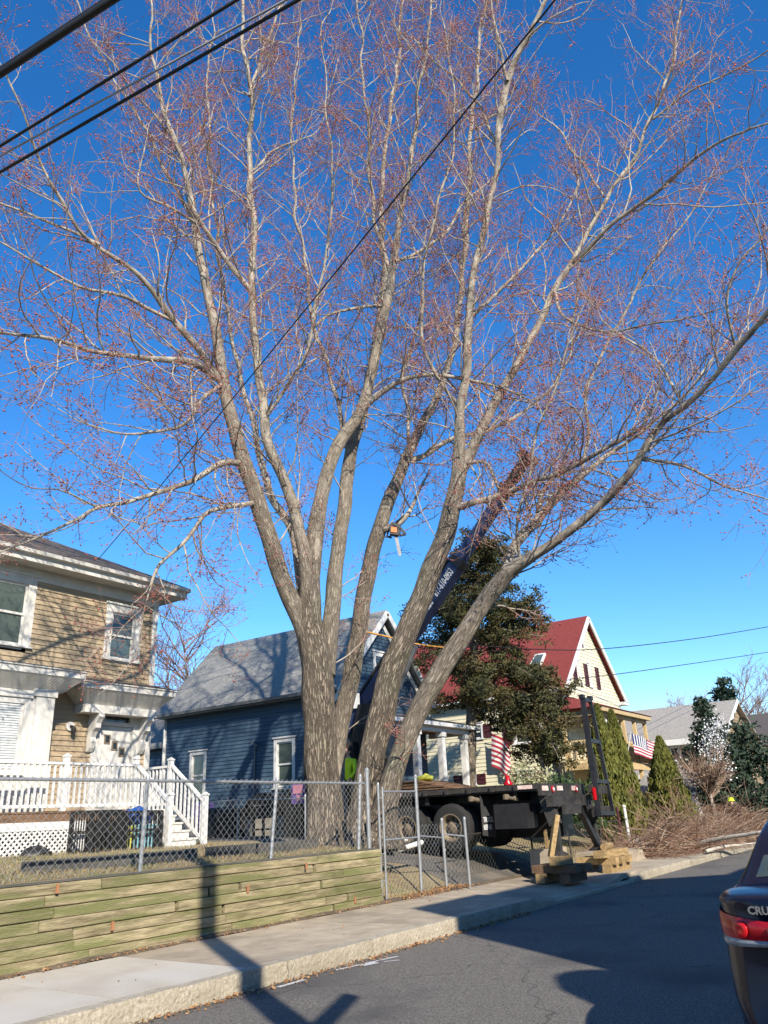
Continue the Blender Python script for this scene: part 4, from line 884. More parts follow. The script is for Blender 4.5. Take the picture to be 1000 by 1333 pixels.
# skylight on the side slope
q = [onx(691,868,33), ]
def roofpt(y, f): x = YX+f*(RXY-YX); return np.array([x, y, YE+f*(YR-YE)+.17])
def on_roof(px, py):
    d = ray(px, py); n = np.array([-ys, 0, 1.]); c = np.array([YX, 0, YE+.17]); t = ((c-CP)@n)/(d@n); return CP+d*t
k4 = [on_roof(689,871), on_roof(704,869), on_roof(711,852), on_roof(698,854)]; nn = np.array([-ys,0,1.])/math.hypot(ys,1)
m = MB(); m.hexa([p-nn*.03 for p in k4]+[p+nn*.1 for p in k4]); skl = m.ok('skylight', 'white_paint', yh)
c4 = sum(k4)/4; m = MB(); m.hexa([c4+(p-c4)*.78+nn*.09 for p in k4]+[c4+(p-c4)*.78+nn*.115 for p in k4]); m.ok('skylight_pane', 'pane_green', skl)
m = MB(); m.cyl((YX-.12,YY+.6,1.2), (YX-.12,YY+.6,5.0), .11, n=10); m.ok('vent_stack', 'grey_metal', yh)
# two-storey porch on its front
yp = thing('two_storey_porch', (34.5, 12, 1.05), 'two-storey unpainted pine porch on the front of the cream house', 'porch')
PYP = 11.3; X0, X1 = 31.2, 37.2
m = MB(); m.wb(X0, X1, PYP, YY-.03, 3.02, 3.2); m.wb(X0-.04, X1+.04, PYP-.05, PYP-.002, 2.95, 3.22); m.wb(X0-.05,X0-.002,PYP,YY-.03,2.95,3.22); m.ok('upper_floor', 'pine_wood', yp)
m = MB(); m.wb(X0, X1, PYP, YY-.03, 1.15, 1.3); m.ok('lower_floor', 'pine_wood', yp)
for i in range(5):
    x = X0+.08+i*(X1-X0-.16)/4; m = MB(); m.wb(x-.07, x+.07, PYP+.02, PYP+.16, 1.0, 3.02); m.wb(x-.07, x+.07, PYP+.02, PYP+.16, 3.2, 5.0); m.ok('porch_post', 'pine_wood', yp)
m = MB(); m.wb(X0+.01, X0+.15, YY-.2, YY-.06, 3.2, 5.0); m.ok('porch_post', 'pine_wood', yp)
m = MB(); m.wb(X0, X1, PYP+.0, PYP+.18, 5.0, 5.2); m.wb(X0-.1, X1+.1, PYP-.2, PYP-.002, 5.12, 5.3); m.wb(X0,X0+.18,PYP+.181,YY-.03,5.0,5.2); m.ok('porch_beam', 'pine_wood', yp)
m = MB(); A = (X0-.25,PYP-.25,5.3); Bq = (X1+.25,PYP-.25,5.3); Cq = (X1+.25,YY,5.3); Dq = (X0-.25,YY,5.3); E = (X0+1.1,YY-.01,6.0); Fq = (X1-1.1,YY-.01,6.0)
m.face(A,Bq,Fq,E); m.face(Bq,Cq,Fq); m.face(Dq,A,E); m.face(A,Dq,Cq,Bq); mk('porch_roof', m.V, m.F, 'red_shingle', yp)
pb = None
def prail(a, b, z):
    global pb
    a = np.array(a, float); b = np.array(b, float); L = np.linalg.norm(b-a)
    for h in (.1, .85): m = MB(); m.bar(a+[0,0,h+z], b+[0,0,h+z], .06, .07); m.ok('porch_rail', 'pine_wood', yp)
    n = int(L/.12)
    for i in range(n):
        p = a+(b-a)*(i+.5)/n
        if pb is None: m = MB(); m.wb(-.022,.022,-.022,.022,0,.75); pb = m.ok('baluster', 'pine_wood', yp); pb.location = Vector(p+[0,0,z+.1])
        else: inst('baluster', pb, p+[0,0,z+.1], yp)
prail((X0+.1,PYP+.09,0), (X1-.1,PYP+.09,0), 3.2); prail((X0+.08,PYP+.2,0), (X0+.08,YY-.2,0), 3.2)
for s_ in (0, 1.2):   # stair rails to the ground at the far end
    m = MB(); m.bar((X1-.1-s_,PYP,2.2), (X1+1.0-s_,PYP-2.2,1.5), .06, .07); m.bar((X1-.1-s_,PYP,1.5), (X1+1.0-s_,PYP-2.2,.9), .05, .06)
    for i in range(7): f = i/6; m.bar((X1-.1-s_+1.1*f,PYP-2.2*f,1.4-.55*f), (X1-.1-s_+1.1*f,PYP-2.2*f,2.2-.7*f), .05, .05)
    m.ok('stair_rail', 'pine_wood', yp)
names = ['first', 'second', 'third', 'rightmost']
for i, (px, py) in enumerate(((786,938), (798,940), (809,940), (826,938))):
    p = ony(px, py, PYP+.25); t = thing('hanging_planter', (p[0],p[1],p[2]-.15), 'white hanging basket on the cream house porch, %s from the left' % names[i] if i < 3 else 'white hanging basket on the cream house porch, farthest right', 'planter', 'hanging baskets on the porch')
    m = MB(); m.lathe((p[0],p[1],p[2]-.15), [(.06,0),(.13,.03),(.15,.15),(.1,.24),(.13,.28),(.0,.3)], 12); m.ok('basket', 'white_paint', t, True)
    m = MB()
    for a in range(3): m.cyl((p[0]+.13*math.cos(a*2.1),p[1]+.13*math.sin(a*2.1),p[2]+.1), (p[0],p[1],5.0), .008, n=4)
    m.ok('hanger', 'white_paint', t)

# ================================================================== FAR HOUSES
gh = thing('shingled_house', (45, 13, 1), 'brown shingled house with grey-tan roof and white slider window, far right', 'house')
GX, GY, GY1 = 42.0, 9.3, 19.0
ge = onx(905,963,GX-.4)[2]+.15; GXr = GX+4.2; GR = onx(885,919,GXr)[2]-.15
PGs = FR((GX,0,0), (0,1,0), (-1,0,0)); PGf = FR((0,GY,0), (1,0,0), (0,-1,0))
a = onx(872,973,GX); b = onx(899,989,GX); gw = (min(a[1],b[1]), max(a[1],b[1]), min(a[2],b[2]), max(a[2],b[2]))
clap('side_wall', PGs, GY, GY1, 1.0, ge, 'wood_shake', gh, ex=.2, holes=[(gw[0],gw[1],gw[2],gw[3])])
clap('gable_wall', PGf, GX, 2*GXr-GX, 1.0, GR-.1, 'wood_shake', gh, ex=.2, ext=lambda z: (GX, 2*GXr-GX) if z < ge else (GX+(z-ge)*(GXr-GX)/(GR-ge), 2*GXr-GX-(z-ge)*(GXr-GX)/(GR-ge)))
m = MB(); m.wb(GX+.15, 2*GXr-GX-.1, GY+.1, GY1, 1.0, ge); m.ok('interior', 'dark_room', gh)
gable_roof(GX, 2*GXr-GX, GY, GY1, ge, GR, .4, .3, 'tan_shingle', gh)
m = MB(); m.wb(GX-.5, GX-.42, GY-.3, GY1, ge-.33, ge-.05); m.ok('gutter', 'white_paint', gh)
m = MB(); m.bar((GX-.4,GY-.33,ge-.2), (GXr,GY-.33,GR+.1), .05, .2); m.ok('rake_board', 'white_paint', gh)
wv = window(PGs, *gw, gh, tw=.13, two=False); plank('mullion', 'white_paint', wv, (PGs, (gw[0]+gw[1])/2-.05, (gw[0]+gw[1])/2+.05, gw[2], gw[3], -.06, .0))
m = MB(); m.face((GX-2,GY+.5,2.9),(GX-2,GY1,2.9),(GX,GY1,3.5),(GX,GY+.5,3.5)); mk('lean_to_roof', m.V, m.F, 'tan_shingle', gh)
m = MB(); m.wb(GX-2.05, GX-1.98, GY+.5, GY1, 2.7, 2.9); m.wb(GX-1.98, GX-.02, GY+.55, GY+.65, 1, 2.85); m.ok('lean_to_trim', 'white_paint', gh)
m = MB(); m.wb(GX-1.95, GX-.05, GY+.7, GY1, 1, 2.75); m.ok('lean_to_wall', 'wood_shake', gh)
p = ony(902,1058,9.0); sh = thing('white_shed', (p[0]+1, 9, .9), 'small white gabled shed behind the bare shrub, far right', 'shed')
m = MB(); x0 = p[0]; x1 = ony(930,1058,9.0)[0]; m.prism([(x0,.6),(x1,.6),(x1,2.0),((x0+x1)/2,2.6),(x0,2.0)], lambda q: (q[0],9.0,q[1]), lambda q: (q[0],11,q[1])); m.ok('shed_wall', 'white_paint', sh)
m = MB(); xm = (x0+x1)/2; m.hexa([(x0-.2,8.8,1.9),(xm,8.8,2.63),(xm,11.2,2.63),(x0-.2,11.2,1.9),(x0-.2,8.8,2.0),(xm,8.8,2.73),(xm,11.2,2.73),(x0-.2,11.2,2.0)]); m.hexa([(x1+.2,8.8,1.9),(xm,8.8,2.63),(xm,11.2,2.63),(x1+.2,11.2,1.9),(x1+.2,8.8,2.0),(xm,8.8,2.73),(xm,11.2,2.73),(x1+.2,11.2,2.0)]); m.ok('shed_roof', 'grey_shingle', sh)
dh = thing('dark_roofed_house', (75, 12, 1), 'distant house with dark grey roof at the right edge', 'house')
p = ony(968,948,9); q_ = ony(968,975,9)
X0d = ony(978,950,12)[0]
m = MB(); m.wb(X0d, X0d+12, 10, 20, .8, q_[2]+1.2); m.ok('wall', 'wood_shake', dh); gable_roof(X0d, X0d+12, 10, 20, q_[2]+1.2, ony(985,938,12)[2]+.6, .4, .4, 'dark_shingle', dh)
for k in range(3): m = MB(); m.wb(X0d-.04, X0d-.005, 11+k*2.5, 12+k*2.5, 2, 3.4); m.ok('window', 'pane', dh)
# ================================================================== CRANE TRUCK
ct = thing('crane_truck', (18.15, 11, .5), 'black flatbed crane truck on outriggers with a raised navy boom behind the maple', 'truck')
TL, TR = 16.9, 19.4; DK = 2.12
def wbx(name, mat, parent, *bs):
    m = MB()
    for b in bs: m.wb(*b)
    return m.ok(name, mat, parent)
dk = wbx('deck', 'black_metal', ct, (TL, TR, 7.75, 12.3, 1.96, DK))
wbx('side_rail', 'dirty_metal', dk, (TL-.04, TL-.005, 7.74, 12.3, 2.0, 2.1))
for y in np.arange(8.2, 12.2, .6): wbx('stake_pocket', 'dirty_metal', dk, (TL-.09, TL-.045, y, y+.09, 1.99, 2.11))
wbx('rear_rail', 'dirty_metal', dk, (TL, TR, 7.66, 7.745, 1.86, 2.11))
for x in (TL+.04, TL+.85, TL+1.7): wbx('reflector_tape', 'white_tape', dk, (x, x+.3, 7.64, 7.657, 1.96, 2.06))
for y in (7.85, 11.25): wbx('reflector_tape', 'white_tape', dk, (TL-.055, TL-.042, y, y+.42, 2.01, 2.09))
for x in (TL+.6, TL+1.95):
    m = MB(); m.cyl((x,7.66,1.99), (x,7.63,1.99), .07, n=14); m.ok('tail_light', 'lamp_red', dk); m = MB(); m.cyl((x,7.635,1.99),(x,7.615,1.99),.035,n=10); m.ok('tail_light_lens', 'print_white', dk)
for x in (17.7, 18.5): wbx('frame_rail', 'black_metal', ct, (x, x+.1, 7.9, 14.6, 1.5, 1.95))
for y in (8.3, 9.3, 10.65, 12.0): wbx('cross_member', 'black_metal', ct, (TL+.1, TR-.1, y, y+.1, 1.78, 1.955))
for y, x in ((8.55,TL+.05),(9.45,TL+.05)):
    m = MB(); m.cyl((x,y,1.87),(x+.02,y-.22,1.83),.05,n=10); m.lathe((x,y,1.8),[(.0,0),(.08,.02),(.08,.12),(.0,.14)],8); m.ok('winch', 'rim', ct)
for y in (8.0, 9.4, 10.8): wbx('shade_infill', 'black_metal', ct, (TR-.75, TR-.1, y, y+1.3, .95, 1.9))  # added black boxes fill the far side in place of under-deck shade
wbx('tool_box', 'black_metal', ct, (TL+.05, TL+.6, 8.1, 8.9, 1.2, 1.72)); wbx('fuel_tank', 'black_metal', ct, (TL+.1, TL+.7, 12.35, 13.42, 1.1, 1.555))
def wheel(x, y, z, sg, R=.52, W=.27):
    prof = [(R*.58,-W/2),(R*.86,-W/2),(R*.97,-W/2+.03),(R,-W/2+.07),(R,W/2-.07),(R*.97,W/2-.03),(R*.86,W/2),(R*.58,W/2)]
    V = []; F = []; n = 36
    for r, o_ in prof:
        for k in range(n): a = 2*math.pi*k/n; rr = r*(1+(.012 if (k % 2 and r > R*.95) else 0)); V.append((x+o_, y+rr*math.cos(a), z+rr*math.sin(a)))
    for j in range(len(prof)-1):
        for k in range(n): F.append((j*n+k, j*n+(k+1)%n, (j+1)*n+(k+1)%n, (j+1)*n+k))
    t = mk('wheel', V, F, 'rubber', ct, smooth=True)
    prof = [(R*.6,-W/2+.005),(R*.55,-W/2-.01),(R*.5,-W/2+.02),(R*.44,-W/2+.16),(R*.3,-W/2+.18),(R*.28,-W/2+.1),(R*.12,-W/2+.08),(.001,-W/2+.07)]
    V = []; F = []
    for r, o_ in prof:
        for k in range(n): a = 2*math.pi*k/n; V.append((x+o_*sg, y+r*math.cos(a), z+r*math.sin(a)))
    for j in range(len(prof)-1):
        for k in range(n): F.append((j*n+k, j*n+(k+1)%n, (j+1)*n+(k+1)%n, (j+1)*n+k))
    mk('rim', V, F, 'rim', t, smooth=True)
    m = MB()
    for k in range(8): a = k*math.pi/4; m.cyl((x+sg*(-W/2+.17), y+R*.36*math.cos(a), z+R*.36*math.sin(a)), (x+sg*(-W/2+.13), y+R*.36*math.cos(a), z+R*.36*math.sin(a)), .018, n=6)
    m.ok('lug_nuts', 'dirty_metal', t, kind='stuff')
WZ = 1.27
for y in (10.05, 11.3):
    wheel(TL+.16, y, WZ, 1); wheel(TL+.5, y, WZ, 1); wheel(TR-.16, y, WZ, -1); wheel(TR-.5, y, WZ, -1)
    m = MB(); m.cyl((TL+.2,y,WZ),(TR-.2,y,WZ),.09,n=10); m.ok('axle', 'black_metal', ct)
wheel(TL+.2, 14.0, 1.45, 1); wheel(TR-.2, 14.0, 1.45, -1)
mf = MB(); mf.prism([(0,1.93),(.62,1.9),(.62,1.02),(.0,1.08)], lambda p: (TL+.02+p[0], 9.2, p[1]), lambda p: (TL+.02+p[0], 9.215, p[1])); mf = mf.ok('mud_flap', 'mudflap', ct)
text('TRUCK', .15, (TL+.07,9.195,1.36), (1,0,0), (0,0,1), 'print_white', mf, bold=.004, sx=.95)
text('REPAIR', .15, (TL+.06,9.195,1.2), (1,0,0), (0,0,1), 'print_white', mf, bold=.004, sx=.85)
# crane pedestal, turret and boom
m = MB(); m.cyl((18.15,12.8,1.9),(18.15,12.8,2.7),.42,n=20); m.ok('pedestal', 'black_metal', ct)
tu = MB(); tu.prism([(12.3,2.7),(13.4,2.7),(13.5,3.6),(13.25,4.5),(12.75,4.5),(12.4,3.6)], lambda p: (17.75,p[0],p[1]), lambda p: (18.55,p[0],p[1])); tu = tu.ok('turret', 'black_metal', ct)
for i, (y, z, h) in enumerate(((12.35,3.0,.5),(13.3,2.9,.6))): wbx('hydraulic_valve', 'dirty_metal', tu, (17.55, 17.74, y, y+.25, z, z+h))
m = MB(); m.cyl((17.6,12.5,2.9),(17.62,12.95,4.1),.03,n=6); m.cyl((17.55,12.9,2.8),(17.62,13.2,3.9),.03,n=6); m.ok('hose', 'black_plastic', tu)
wbx('cab', 'black_metal', ct, (TL+.05, TR-.05, 13.45, 14.55, 1.6, 3.3)); wbx('operator_seat', 'dirty_metal', ct, (17.2,17.7,12.5,12.9,2.3,2.9))
b0 = onx(466,930,18.15); b1 = onx(683,600,18.15); bd = (b1-b0)/np.linalg.norm(b1-b0); BL = np.linalg.norm(b1-b0); bu = np.cross(np.array([-1.,0,0]), bd); bu /= np.linalg.norm(bu)
def bsec(s0, s1, w, h, name, mat, par, off=0):
    a = b0+bd*s0+bu*off; b = b0+bd*s1+bu*off; m = MB(); c = .22*w
    prof = [(-w/2,-h/2),(w/2,-h/2),(w/2,h/2-c),(w/2-c,h/2),(-w/2+c,h/2),(-w/2,h/2-c)]
    m.prism(prof, lambda p: a+np.array([1.,0,0])*p[0]+bu*p[1], lambda p: b+np.array([1.,0,0])*p[0]+bu*p[1]); return m.ok(name, mat, par)
bm0 = bsec(-.5, BL*.62, .36, .4, 'boom', 'navy_paint', ct)
bsec(BL*.62, BL*.9, .28, .31, 'boom_section', 'navy_paint', bm0); bsec(BL*.9, BL, .24, .26, 'boom_section', 'dirty_metal', bm0)
bsec(BL*.6, BL*.625, .46, .5, 'boom_collar', 'black_metal', bm0); bsec(BL*.88, BL*.905, .4, .42, 'boom_collar', 'black_metal', bm0); bsec(BL, BL+.25, .44, .5, 'boom_head', 'dirty_metal', bm0)
bsec(-.2, BL*.6, .2, .1, 'boom_stripe', 'dirty_metal', bm0, off=.3)
m = MB(); m.cyl(b0-bu*.9+bd*.2, b0-bu*.32+bd*2.6, .1, n=10); m.ok('lift_cylinder', 'grey_metal', bm0)
def along(px, py):
    p = onx(px, py, 17.88); return (p-b0)@bd
xf = 18.15-.18-.006
def btext(body, s0, s1, size, dv):
    L = s1-s0; o_ = b0+bd*s0+bu*dv; o_[0] = xf
    t = text(body, size, o_, bd, bu, 'print_white', bm0, shear=.25, bold=.008)
    xs = [(v.co@Vector(bd)) for v in t.data.vertices]; cur = max(xs)-min(xs)
    k = L/cur; me = t.data; mid = o_-np.array(t.location)
    for v in me.vertices:
        q = np.array(v.co)-mid; along_ = q@bd; v.co = Vector(mid+q+bd*along_*(k-1))
btext('617-610-0953', along(567,777), along(588,743), .3, -.17)
btext('CRANE LLC', along(545,816), along(563,784), .3, -.17)
wbx('boom_decal', 'print_white', bm0, (17.87,17.883, *sorted((onx(460,908,17.88)[1], onx(468,908,17.88)[1])), onx(464,922,17.88)[2], onx(464,903,17.88)[2]))
# outriggers at the rear corners
def outrig(x, y, zf, sg):
    m = MB(); m.bar((x-sg*.1,y+.25,1.85),(x,y+.02,1.25),.2,.24,up=(0,1,0)); og = m.ok('outrigger', 'dirty_metal', ct)
    m = MB(); m.bar((x,y+.02,1.25),(x+sg*.04,y,zf+.08),.13,.13,up=(0,1,0)); m.ok('outrigger_leg', 'dirty_metal', og)
    m = MB(); m.lathe((x+sg*.04,y,zf),[(.001,0),(.2,0),(.2,.03),(.08,.09),(.001,.1)],14); m.ok('outrigger_foot', 'dirty_metal', og)
outrig(TL+.25, 7.5, .64, -1); outrig(TR-.2, 7.45, .62, 1)
wbx('outrigger_beam', 'dirty_metal', ct, (TL+.1, TR-.1, 7.45, 7.62, 1.62, 1.85)); wbx('bumper_plate', 'dirty_metal', ct, (TL+.55, TL+1.5, 7.4, 7.46, 1.45, 1.66))
m = MB(); m.bar((TR-.9,7.5,1.6),(TR-.15,7.4,.62),.12,.12,up=(0,1,0)); m.ok('outrigger_brace', 'black_metal', ct)
# loader mast hung on the rear
ms = MB(); A0, A1 = ony(779,1062,7.2), ony(757.5,908,7.35); C0, C1 = ony(799,1062,7.2), ony(768,910,7.35)
ms = MB(); ms.bar(A0, A1, .055, .09, up=(0,1,0)); ms.bar(A0+[.02,-.06,0], A1+[.02,-.06,0], .025, .04, up=(0,1,0)); ms = ms.ok('mast_rail', 'black_metal', ct)
m = MB(); m.bar(C0, C1, .055, .09, up=(0,1,0)); m.ok('mast_rail', 'black_metal', ct)
for f in (.02, .28, .62, .985): m = MB(); m.bar(A0+(A1-A0)*f, C0+(C1-C0)*f, .08, .09); m.ok('mast_crossbar', 'black_metal', ct)
for q in (A1, C1): m = MB(); m.bar(q+[-.06,0,.02], q+[.08,0,.02], .12, .1); m.ok('mast_cap', 'black_metal', ct)
m = MB(); m.bar(A0+[.0,.1,.1], C0+[.1,.1,.1], .1, .25); m.bar(A0+[0,.1,.6], C0+[.1,.1,.6], .1, .2); m.cyl(A0+[-.3,.1,.2], A0+[-.1,.1,.2], .05, n=8); m.cyl((A0+C0)/2+[0,.05,.0],(A0+C0)/2+[-.1,.05,1.4],.03,n=8); m.ok('mast_carriage', 'dirty_metal', ct)
m = MB(); m.cyl(A0+[-.12,-.02,.35], A0+[-.12,-.02,.62], .05, n=10); m.ok('marker_light', 'lamp_red', ct)

# timber cribbing under the outriggers
def beam(a, b, w, h, mat, label, name='crib_timber'):
    m = MB(); m.bar(a, b, w, h); m.ok(name, mat, None, label=label, category='timber', group='cribbing timbers under the outriggers')
cx, cy = TL+.22, 7.5
beam((cx-.5,cy-.28,.22),(cx+.45,cy-.28,.22),.2,.18,'old_plank','dark bottom timber, street side, of the crib under the near outrigger')
beam((cx-.5,cy+.28,.22),(cx+.45,cy+.28,.22),.2,.18,'crib_wood','bottom timber, truck side, of the crib under the near outrigger')
beam((cx-.28,cy-.5,.39),(cx-.24,cy+.5,.39),.28,.15,'old_plank','dark cross timber on the left of the near outrigger crib')
beam((cx+.2,cy-.55,.39),(cx+.22,cy+.5,.39),.28,.15,'old_plank','dark cross timber on the right of the near outrigger crib')
beam((cx-.55,cy-.1,.555),(cx+.1,cy-.14,.555),.22,.16,'crib_wood','pale sawn block topmost on the near outrigger crib')
cx, cy = TR-.08, 7.4
beam((cx-.6,cy-.3,.25),(cx+.75,cy-.3,.25),.2,.16,'crib_wood','pale bottom timber of the crib under the far outrigger')
for i, dx in enumerate((-.4, .0, .5)): beam((cx+dx,cy-.5,.41),(cx+dx+.02,cy+.45,.41),.2,.15,'crib_wood',('left','middle','right')[i]+' of the three cross blocks in the far outrigger crib')
beam((cx-.75,cy-.2,.56),(cx+.7,cy-.28,.56),.24,.15,'crib_wood','long timber second from top of the far outrigger crib')
m = MB(); m.cyl((cx-.35,cy-.2,.7),(cx+.35,cy-.1,.7),.08,n=12); m.ok('crib_log', 'crib_wood', None, label='short round log lying on top of the far outrigger crib', category='log')
beam((TL+.02,7.62,.62),(TL+.2,7.45,1.45),.13,.1,'crib_wood','upright reddish plank leaning against the near outrigger leg','leaning_plank')
wbx('concrete_block', 'concrete', None, (17.75,18.7,8.0,8.5,.25,.74)); bpy.context.view_layer.objects.active = None
o = [o for o in bpy.data.objects if o.name.startswith('concrete_block')][-1]; o['label'] = 'grey concrete block standing between the two outrigger cribs'; o['category'] = 'block'
pf = thing('wooden_frame', (18.2,8.1,.74), 'small open wooden frame standing on the concrete block', 'frame')
for a, b in (((17.85,8.1,.75),(17.85,8.1,1.1)),((18.6,8.1,.75),(18.6,8.1,1.1))): m = MB(); m.bar(a,b,.07,.05); m.ok('upright', 'crib_wood', pf)
m = MB(); m.bar((17.83,8.1,1.12),(18.62,8.1,1.12),.06,.05); m.ok('top_bar', 'old_plank', pf); m = MB(); m.bar((17.9,8.11,.78),(18.3,8.11,1.08),.05,.04); m.ok('brace', 'crib_wood', pf)
lw = MB(); lw.hexa([(19.9,7.75,.05),(23.6,7.75,.05),(23.6,8.3,.05),(19.9,8.3,.05),(19.9,7.75,.5),(23.3,7.75,.42),(23.3,8.3,.46),(19.9,8.3,.55)]); lw.ok('concrete_step', 'concrete', None, label='low worn concrete step at the pavement beside the far crib', category='step')

# planks on the deck
for i in range(9):
    y0 = 9.95+.12*i; z = DK+.013+.026*i; m = MB(); j = rng.uniform(-.04,.04)
    m.hexa([(TL+.1+j,y0,z),(TL+1.7+j,y0+.1,z),(TL+1.7+j,12.25,z),(TL+.1+j,12.3,z),(TL+.1+j,y0,z+.022),(TL+1.7+j,y0+.1,z+.022),(TL+1.7+j,12.25,z+.022),(TL+.1+j,12.3,z+.022)])
    m.ok('wood_panel', 'old_plank', None, label='brown wood panel in the stack on the truck deck', category='panel', group='panels stacked on the truck deck')
sack((TL+.5, 10.95, DK+.3), .2, 'bin_yellow', 'bright yellow strap bundle on the panels on the truck deck', sx=1.0, sz=.4, cat='strap')
sack((TL+.4, 12.0, DK+.32), .12, 'orange_plastic', 'small orange bundle at the left end of the panel stack', sx=1, sz=1, cat='bundle')
m = MB(); m.lathe((TL+.5,8.7,DK),[(.1,0),(.11,.05),(.05,.12),(.06,.2),(.0,.24)],12); m.ok('red_marker', 'lamp_red', None, smooth=True, label='small red marker standing on the truck deck', category='marker')

# ================================================================== CAR
car = thing('parked_car', (7.0, .35, 0), 'dark navy sedan parked at the right edge, rear left corner showing', 'car')
CX0, CY0 = 4.72, .42
stn = [(0.0,.30,.70,.74,1.06,.64,1.10),(.03,.24,.76,.80,1.07,.68,1.115),(.12,.21,.83,.855,1.075,.72,1.13),(.3,.19,.87,.885,1.075,.76,1.14),(.6,.18,.885,.895,1.06,.78,1.12),(1.2,.18,.89,.9,1.0,.80,1.04),(2.0,.18,.89,.9,.99,.80,1.02),(2.8,.18,.89,.9,.98,.8,1.0),(3.3,.18,.885,.895,.96,.78,1.0),(3.8,.18,.88,.885,.92,.74,.96),(4.25,.2,.83,.84,.84,.66,.88),(4.5,.24,.72,.74,.74,.55,.77),(4.6,.3,.6,.6,.62,.4,.66)]
V = []; F = []
def taper(x, y): return x+(.26*(abs(y)/.9)**4*(1-x/.9)**2 if x < .9 else 0)
for (x, zb, wm, ws, zs, wt, zt) in stn:
    half = [(0,zb),(wm*.5,zb),(wm*.93,zb+.02),(wm,zb+.16),(wm*.995,.5),(ws,.62),(ws*.998,.82),(ws*.985,zs-.05),((ws+wt)/2+.05,zs+.02),(wt,zt),(wt*.5,zt+.015),(0,zt+.02)]
    ring = half+[(-y,z) for y, z in half[-2:0:-1]]
    for y, z in ring:
        bulge = -.05*math.exp(-((z-.5)/.16)**2) if x < .1 else 0
        V.append((CX0+taper(x,y)+bulge, CY0+y, z))
def loft(name, V, S, mat, parent, sub=4, closed=True):
    A = np.array(V, float).reshape(S, -1, 3); n = A.shape[1]
    c0 = A[0].mean(0); c1 = A[-1].mean(0)
    def cub(A, closed):
        m_ = len(A); out = []
        for i in range(m_ if closed else m_-1):
            g_ = (lambda k: A[k % m_]) if closed else (lambda k: A[min(max(k,0),m_-1)])
            p0, p1, p2, p3 = g_(i-1), g_(i), g_(i+1), g_(i+2)
            for t in np.arange(sub)/sub: out.append(.5*((2*p1)+(-p0+p2)*t+(2*p0-5*p1+4*p2-p3)*t*t+(-p0+3*p1-3*p2+p3)*t**3))
        if not closed: out.append(A[-1])
        return np.array(out)
    A = cub(A, False); A = cub(A.transpose(1,0,2), closed).transpose(1,0,2)
    A = np.concatenate([(c0+(A[0]-c0)*.05)[None], (c0+(A[0]-c0)*.6)[None], A, (c1+(A[-1]-c1)*.6)[None], (c1+(A[-1]-c1)*.05)[None]])
    s_, n_ = A.shape[:2]; idx = np.arange(s_*n_).reshape(s_, n_); nx = np.roll(idx, -1, 1)
    if not closed: idx, nx = idx[:,:-1], nx[:,:-1]
    F = np.stack([idx[:-1], nx[:-1], nx[1:], idx[1:]], -1).reshape(-1,4)
    return mk(name, A.reshape(-1,3), [tuple(f) for f in F], mat, parent, smooth=True, recalc=True)
cb = loft('body', V, len(stn), 'car_paint', car)
# greenhouse
gs = [(.36,.82,1.1,.78,1.13),(.6,.835,1.07,.75,1.25),(.95,.835,1.05,.72,1.41),(1.4,.835,1.03,.69,1.50),(1.8,.83,1.02,.67,1.52),(2.4,.82,1.01,.66,1.5),(2.75,.8,1.0,.62,1.37),(3.25,.79,.97,.68,1.05),(3.4,.78,.96,.70,.985)]
V = []; F = []
def grn(x, wb_, zb_, wt_, zt_): 
    h = [(wb_+.055,zb_-.06),(wb_+.03,zb_+.01),((wb_+wt_)/2+.02,(zb_+zt_)/2),(wt_+.01,zt_-.025),(wt_-.06,zt_+.0),(wt_*.5,zt_+.02),(0,zt_+.025)]
    return h+[(-y,z) for y, z in h[-2::-1]]
for g in gs:
    for y, z in grn(*g): V.append((CX0+g[0]+(.10*(y/.8)**2 if g[0] < 1.3 else 0)*(1 if g[0]<1 else .5), CY0+y, z))
rf = loft('roof', V, len(gs), 'car_paint', car, closed=False)
def patch(name, mat, parent, grid, smooth=True):
    r, c = len(grid), len(grid[0]); V = [p for row in grid for p in row]; F = [(i*c+j, i*c+j+1, (i+1)*c+j+1, (i+1)*c+j) for i in range(r-1) for j in range(c-1)]
    return mk(name, V, F, mat, parent, smooth=smooth)
# rear window, side windows and windscreen lie a few millimetres proud of the body
def gpt(x, y):   # greenhouse top height
    xs = [g[0] for g in gs]; return np.interp(x, xs, [g[4]+.022 for g in gs]), np.interp(x, xs, [g[3] for g in gs])
rw_ = []
for f in np.linspace(0, 1, 7):
    x = .46+f*.82; z, wt_ = gpt(x, 0); row = []
    for s in np.linspace(-1, 1, 9): y = s*(wt_-.075); row.append((CX0+x+.1*(y/.8)**2*(1 if x < 1 else .6)-.012, CY0+y, z+.006-.03*abs(s)**3))
    rw_.append(row)
patch('rear_window', 'car_glass', car, rw_)
for sg in (1, -1):
    for (xa, xb) in ((1.05,1.62),(1.68,2.45),(2.5,3.0)):
        g_ = []
        for f in np.linspace(0,1,5):
            row = []
            for xx in np.linspace(xa, xb, 6):
                zt_, wt_ = gpt(xx, 0); zb_ = 1.06; zz_ = min(zb_+f*.34, zt_-.09); y = np.interp(zz_, [1.0, zt_], [.845, wt_+.02]); row.append((CX0+xx, CY0+sg*y, zz_))
            g_.append(row)
        patch('side_window', 'car_glass', car, g_)
wsn = []
for f in np.linspace(0,1,6):
    x = 2.62+f*.68; z, wt_ = gpt(x, 0); wsn.append([(CX0+x+.012, CY0+s*(wt_-.08), z+.006-.02*abs(s)**3) for s in np.linspace(-1,1,9)])
patch('windscreen', 'car_glass', car, wsn)
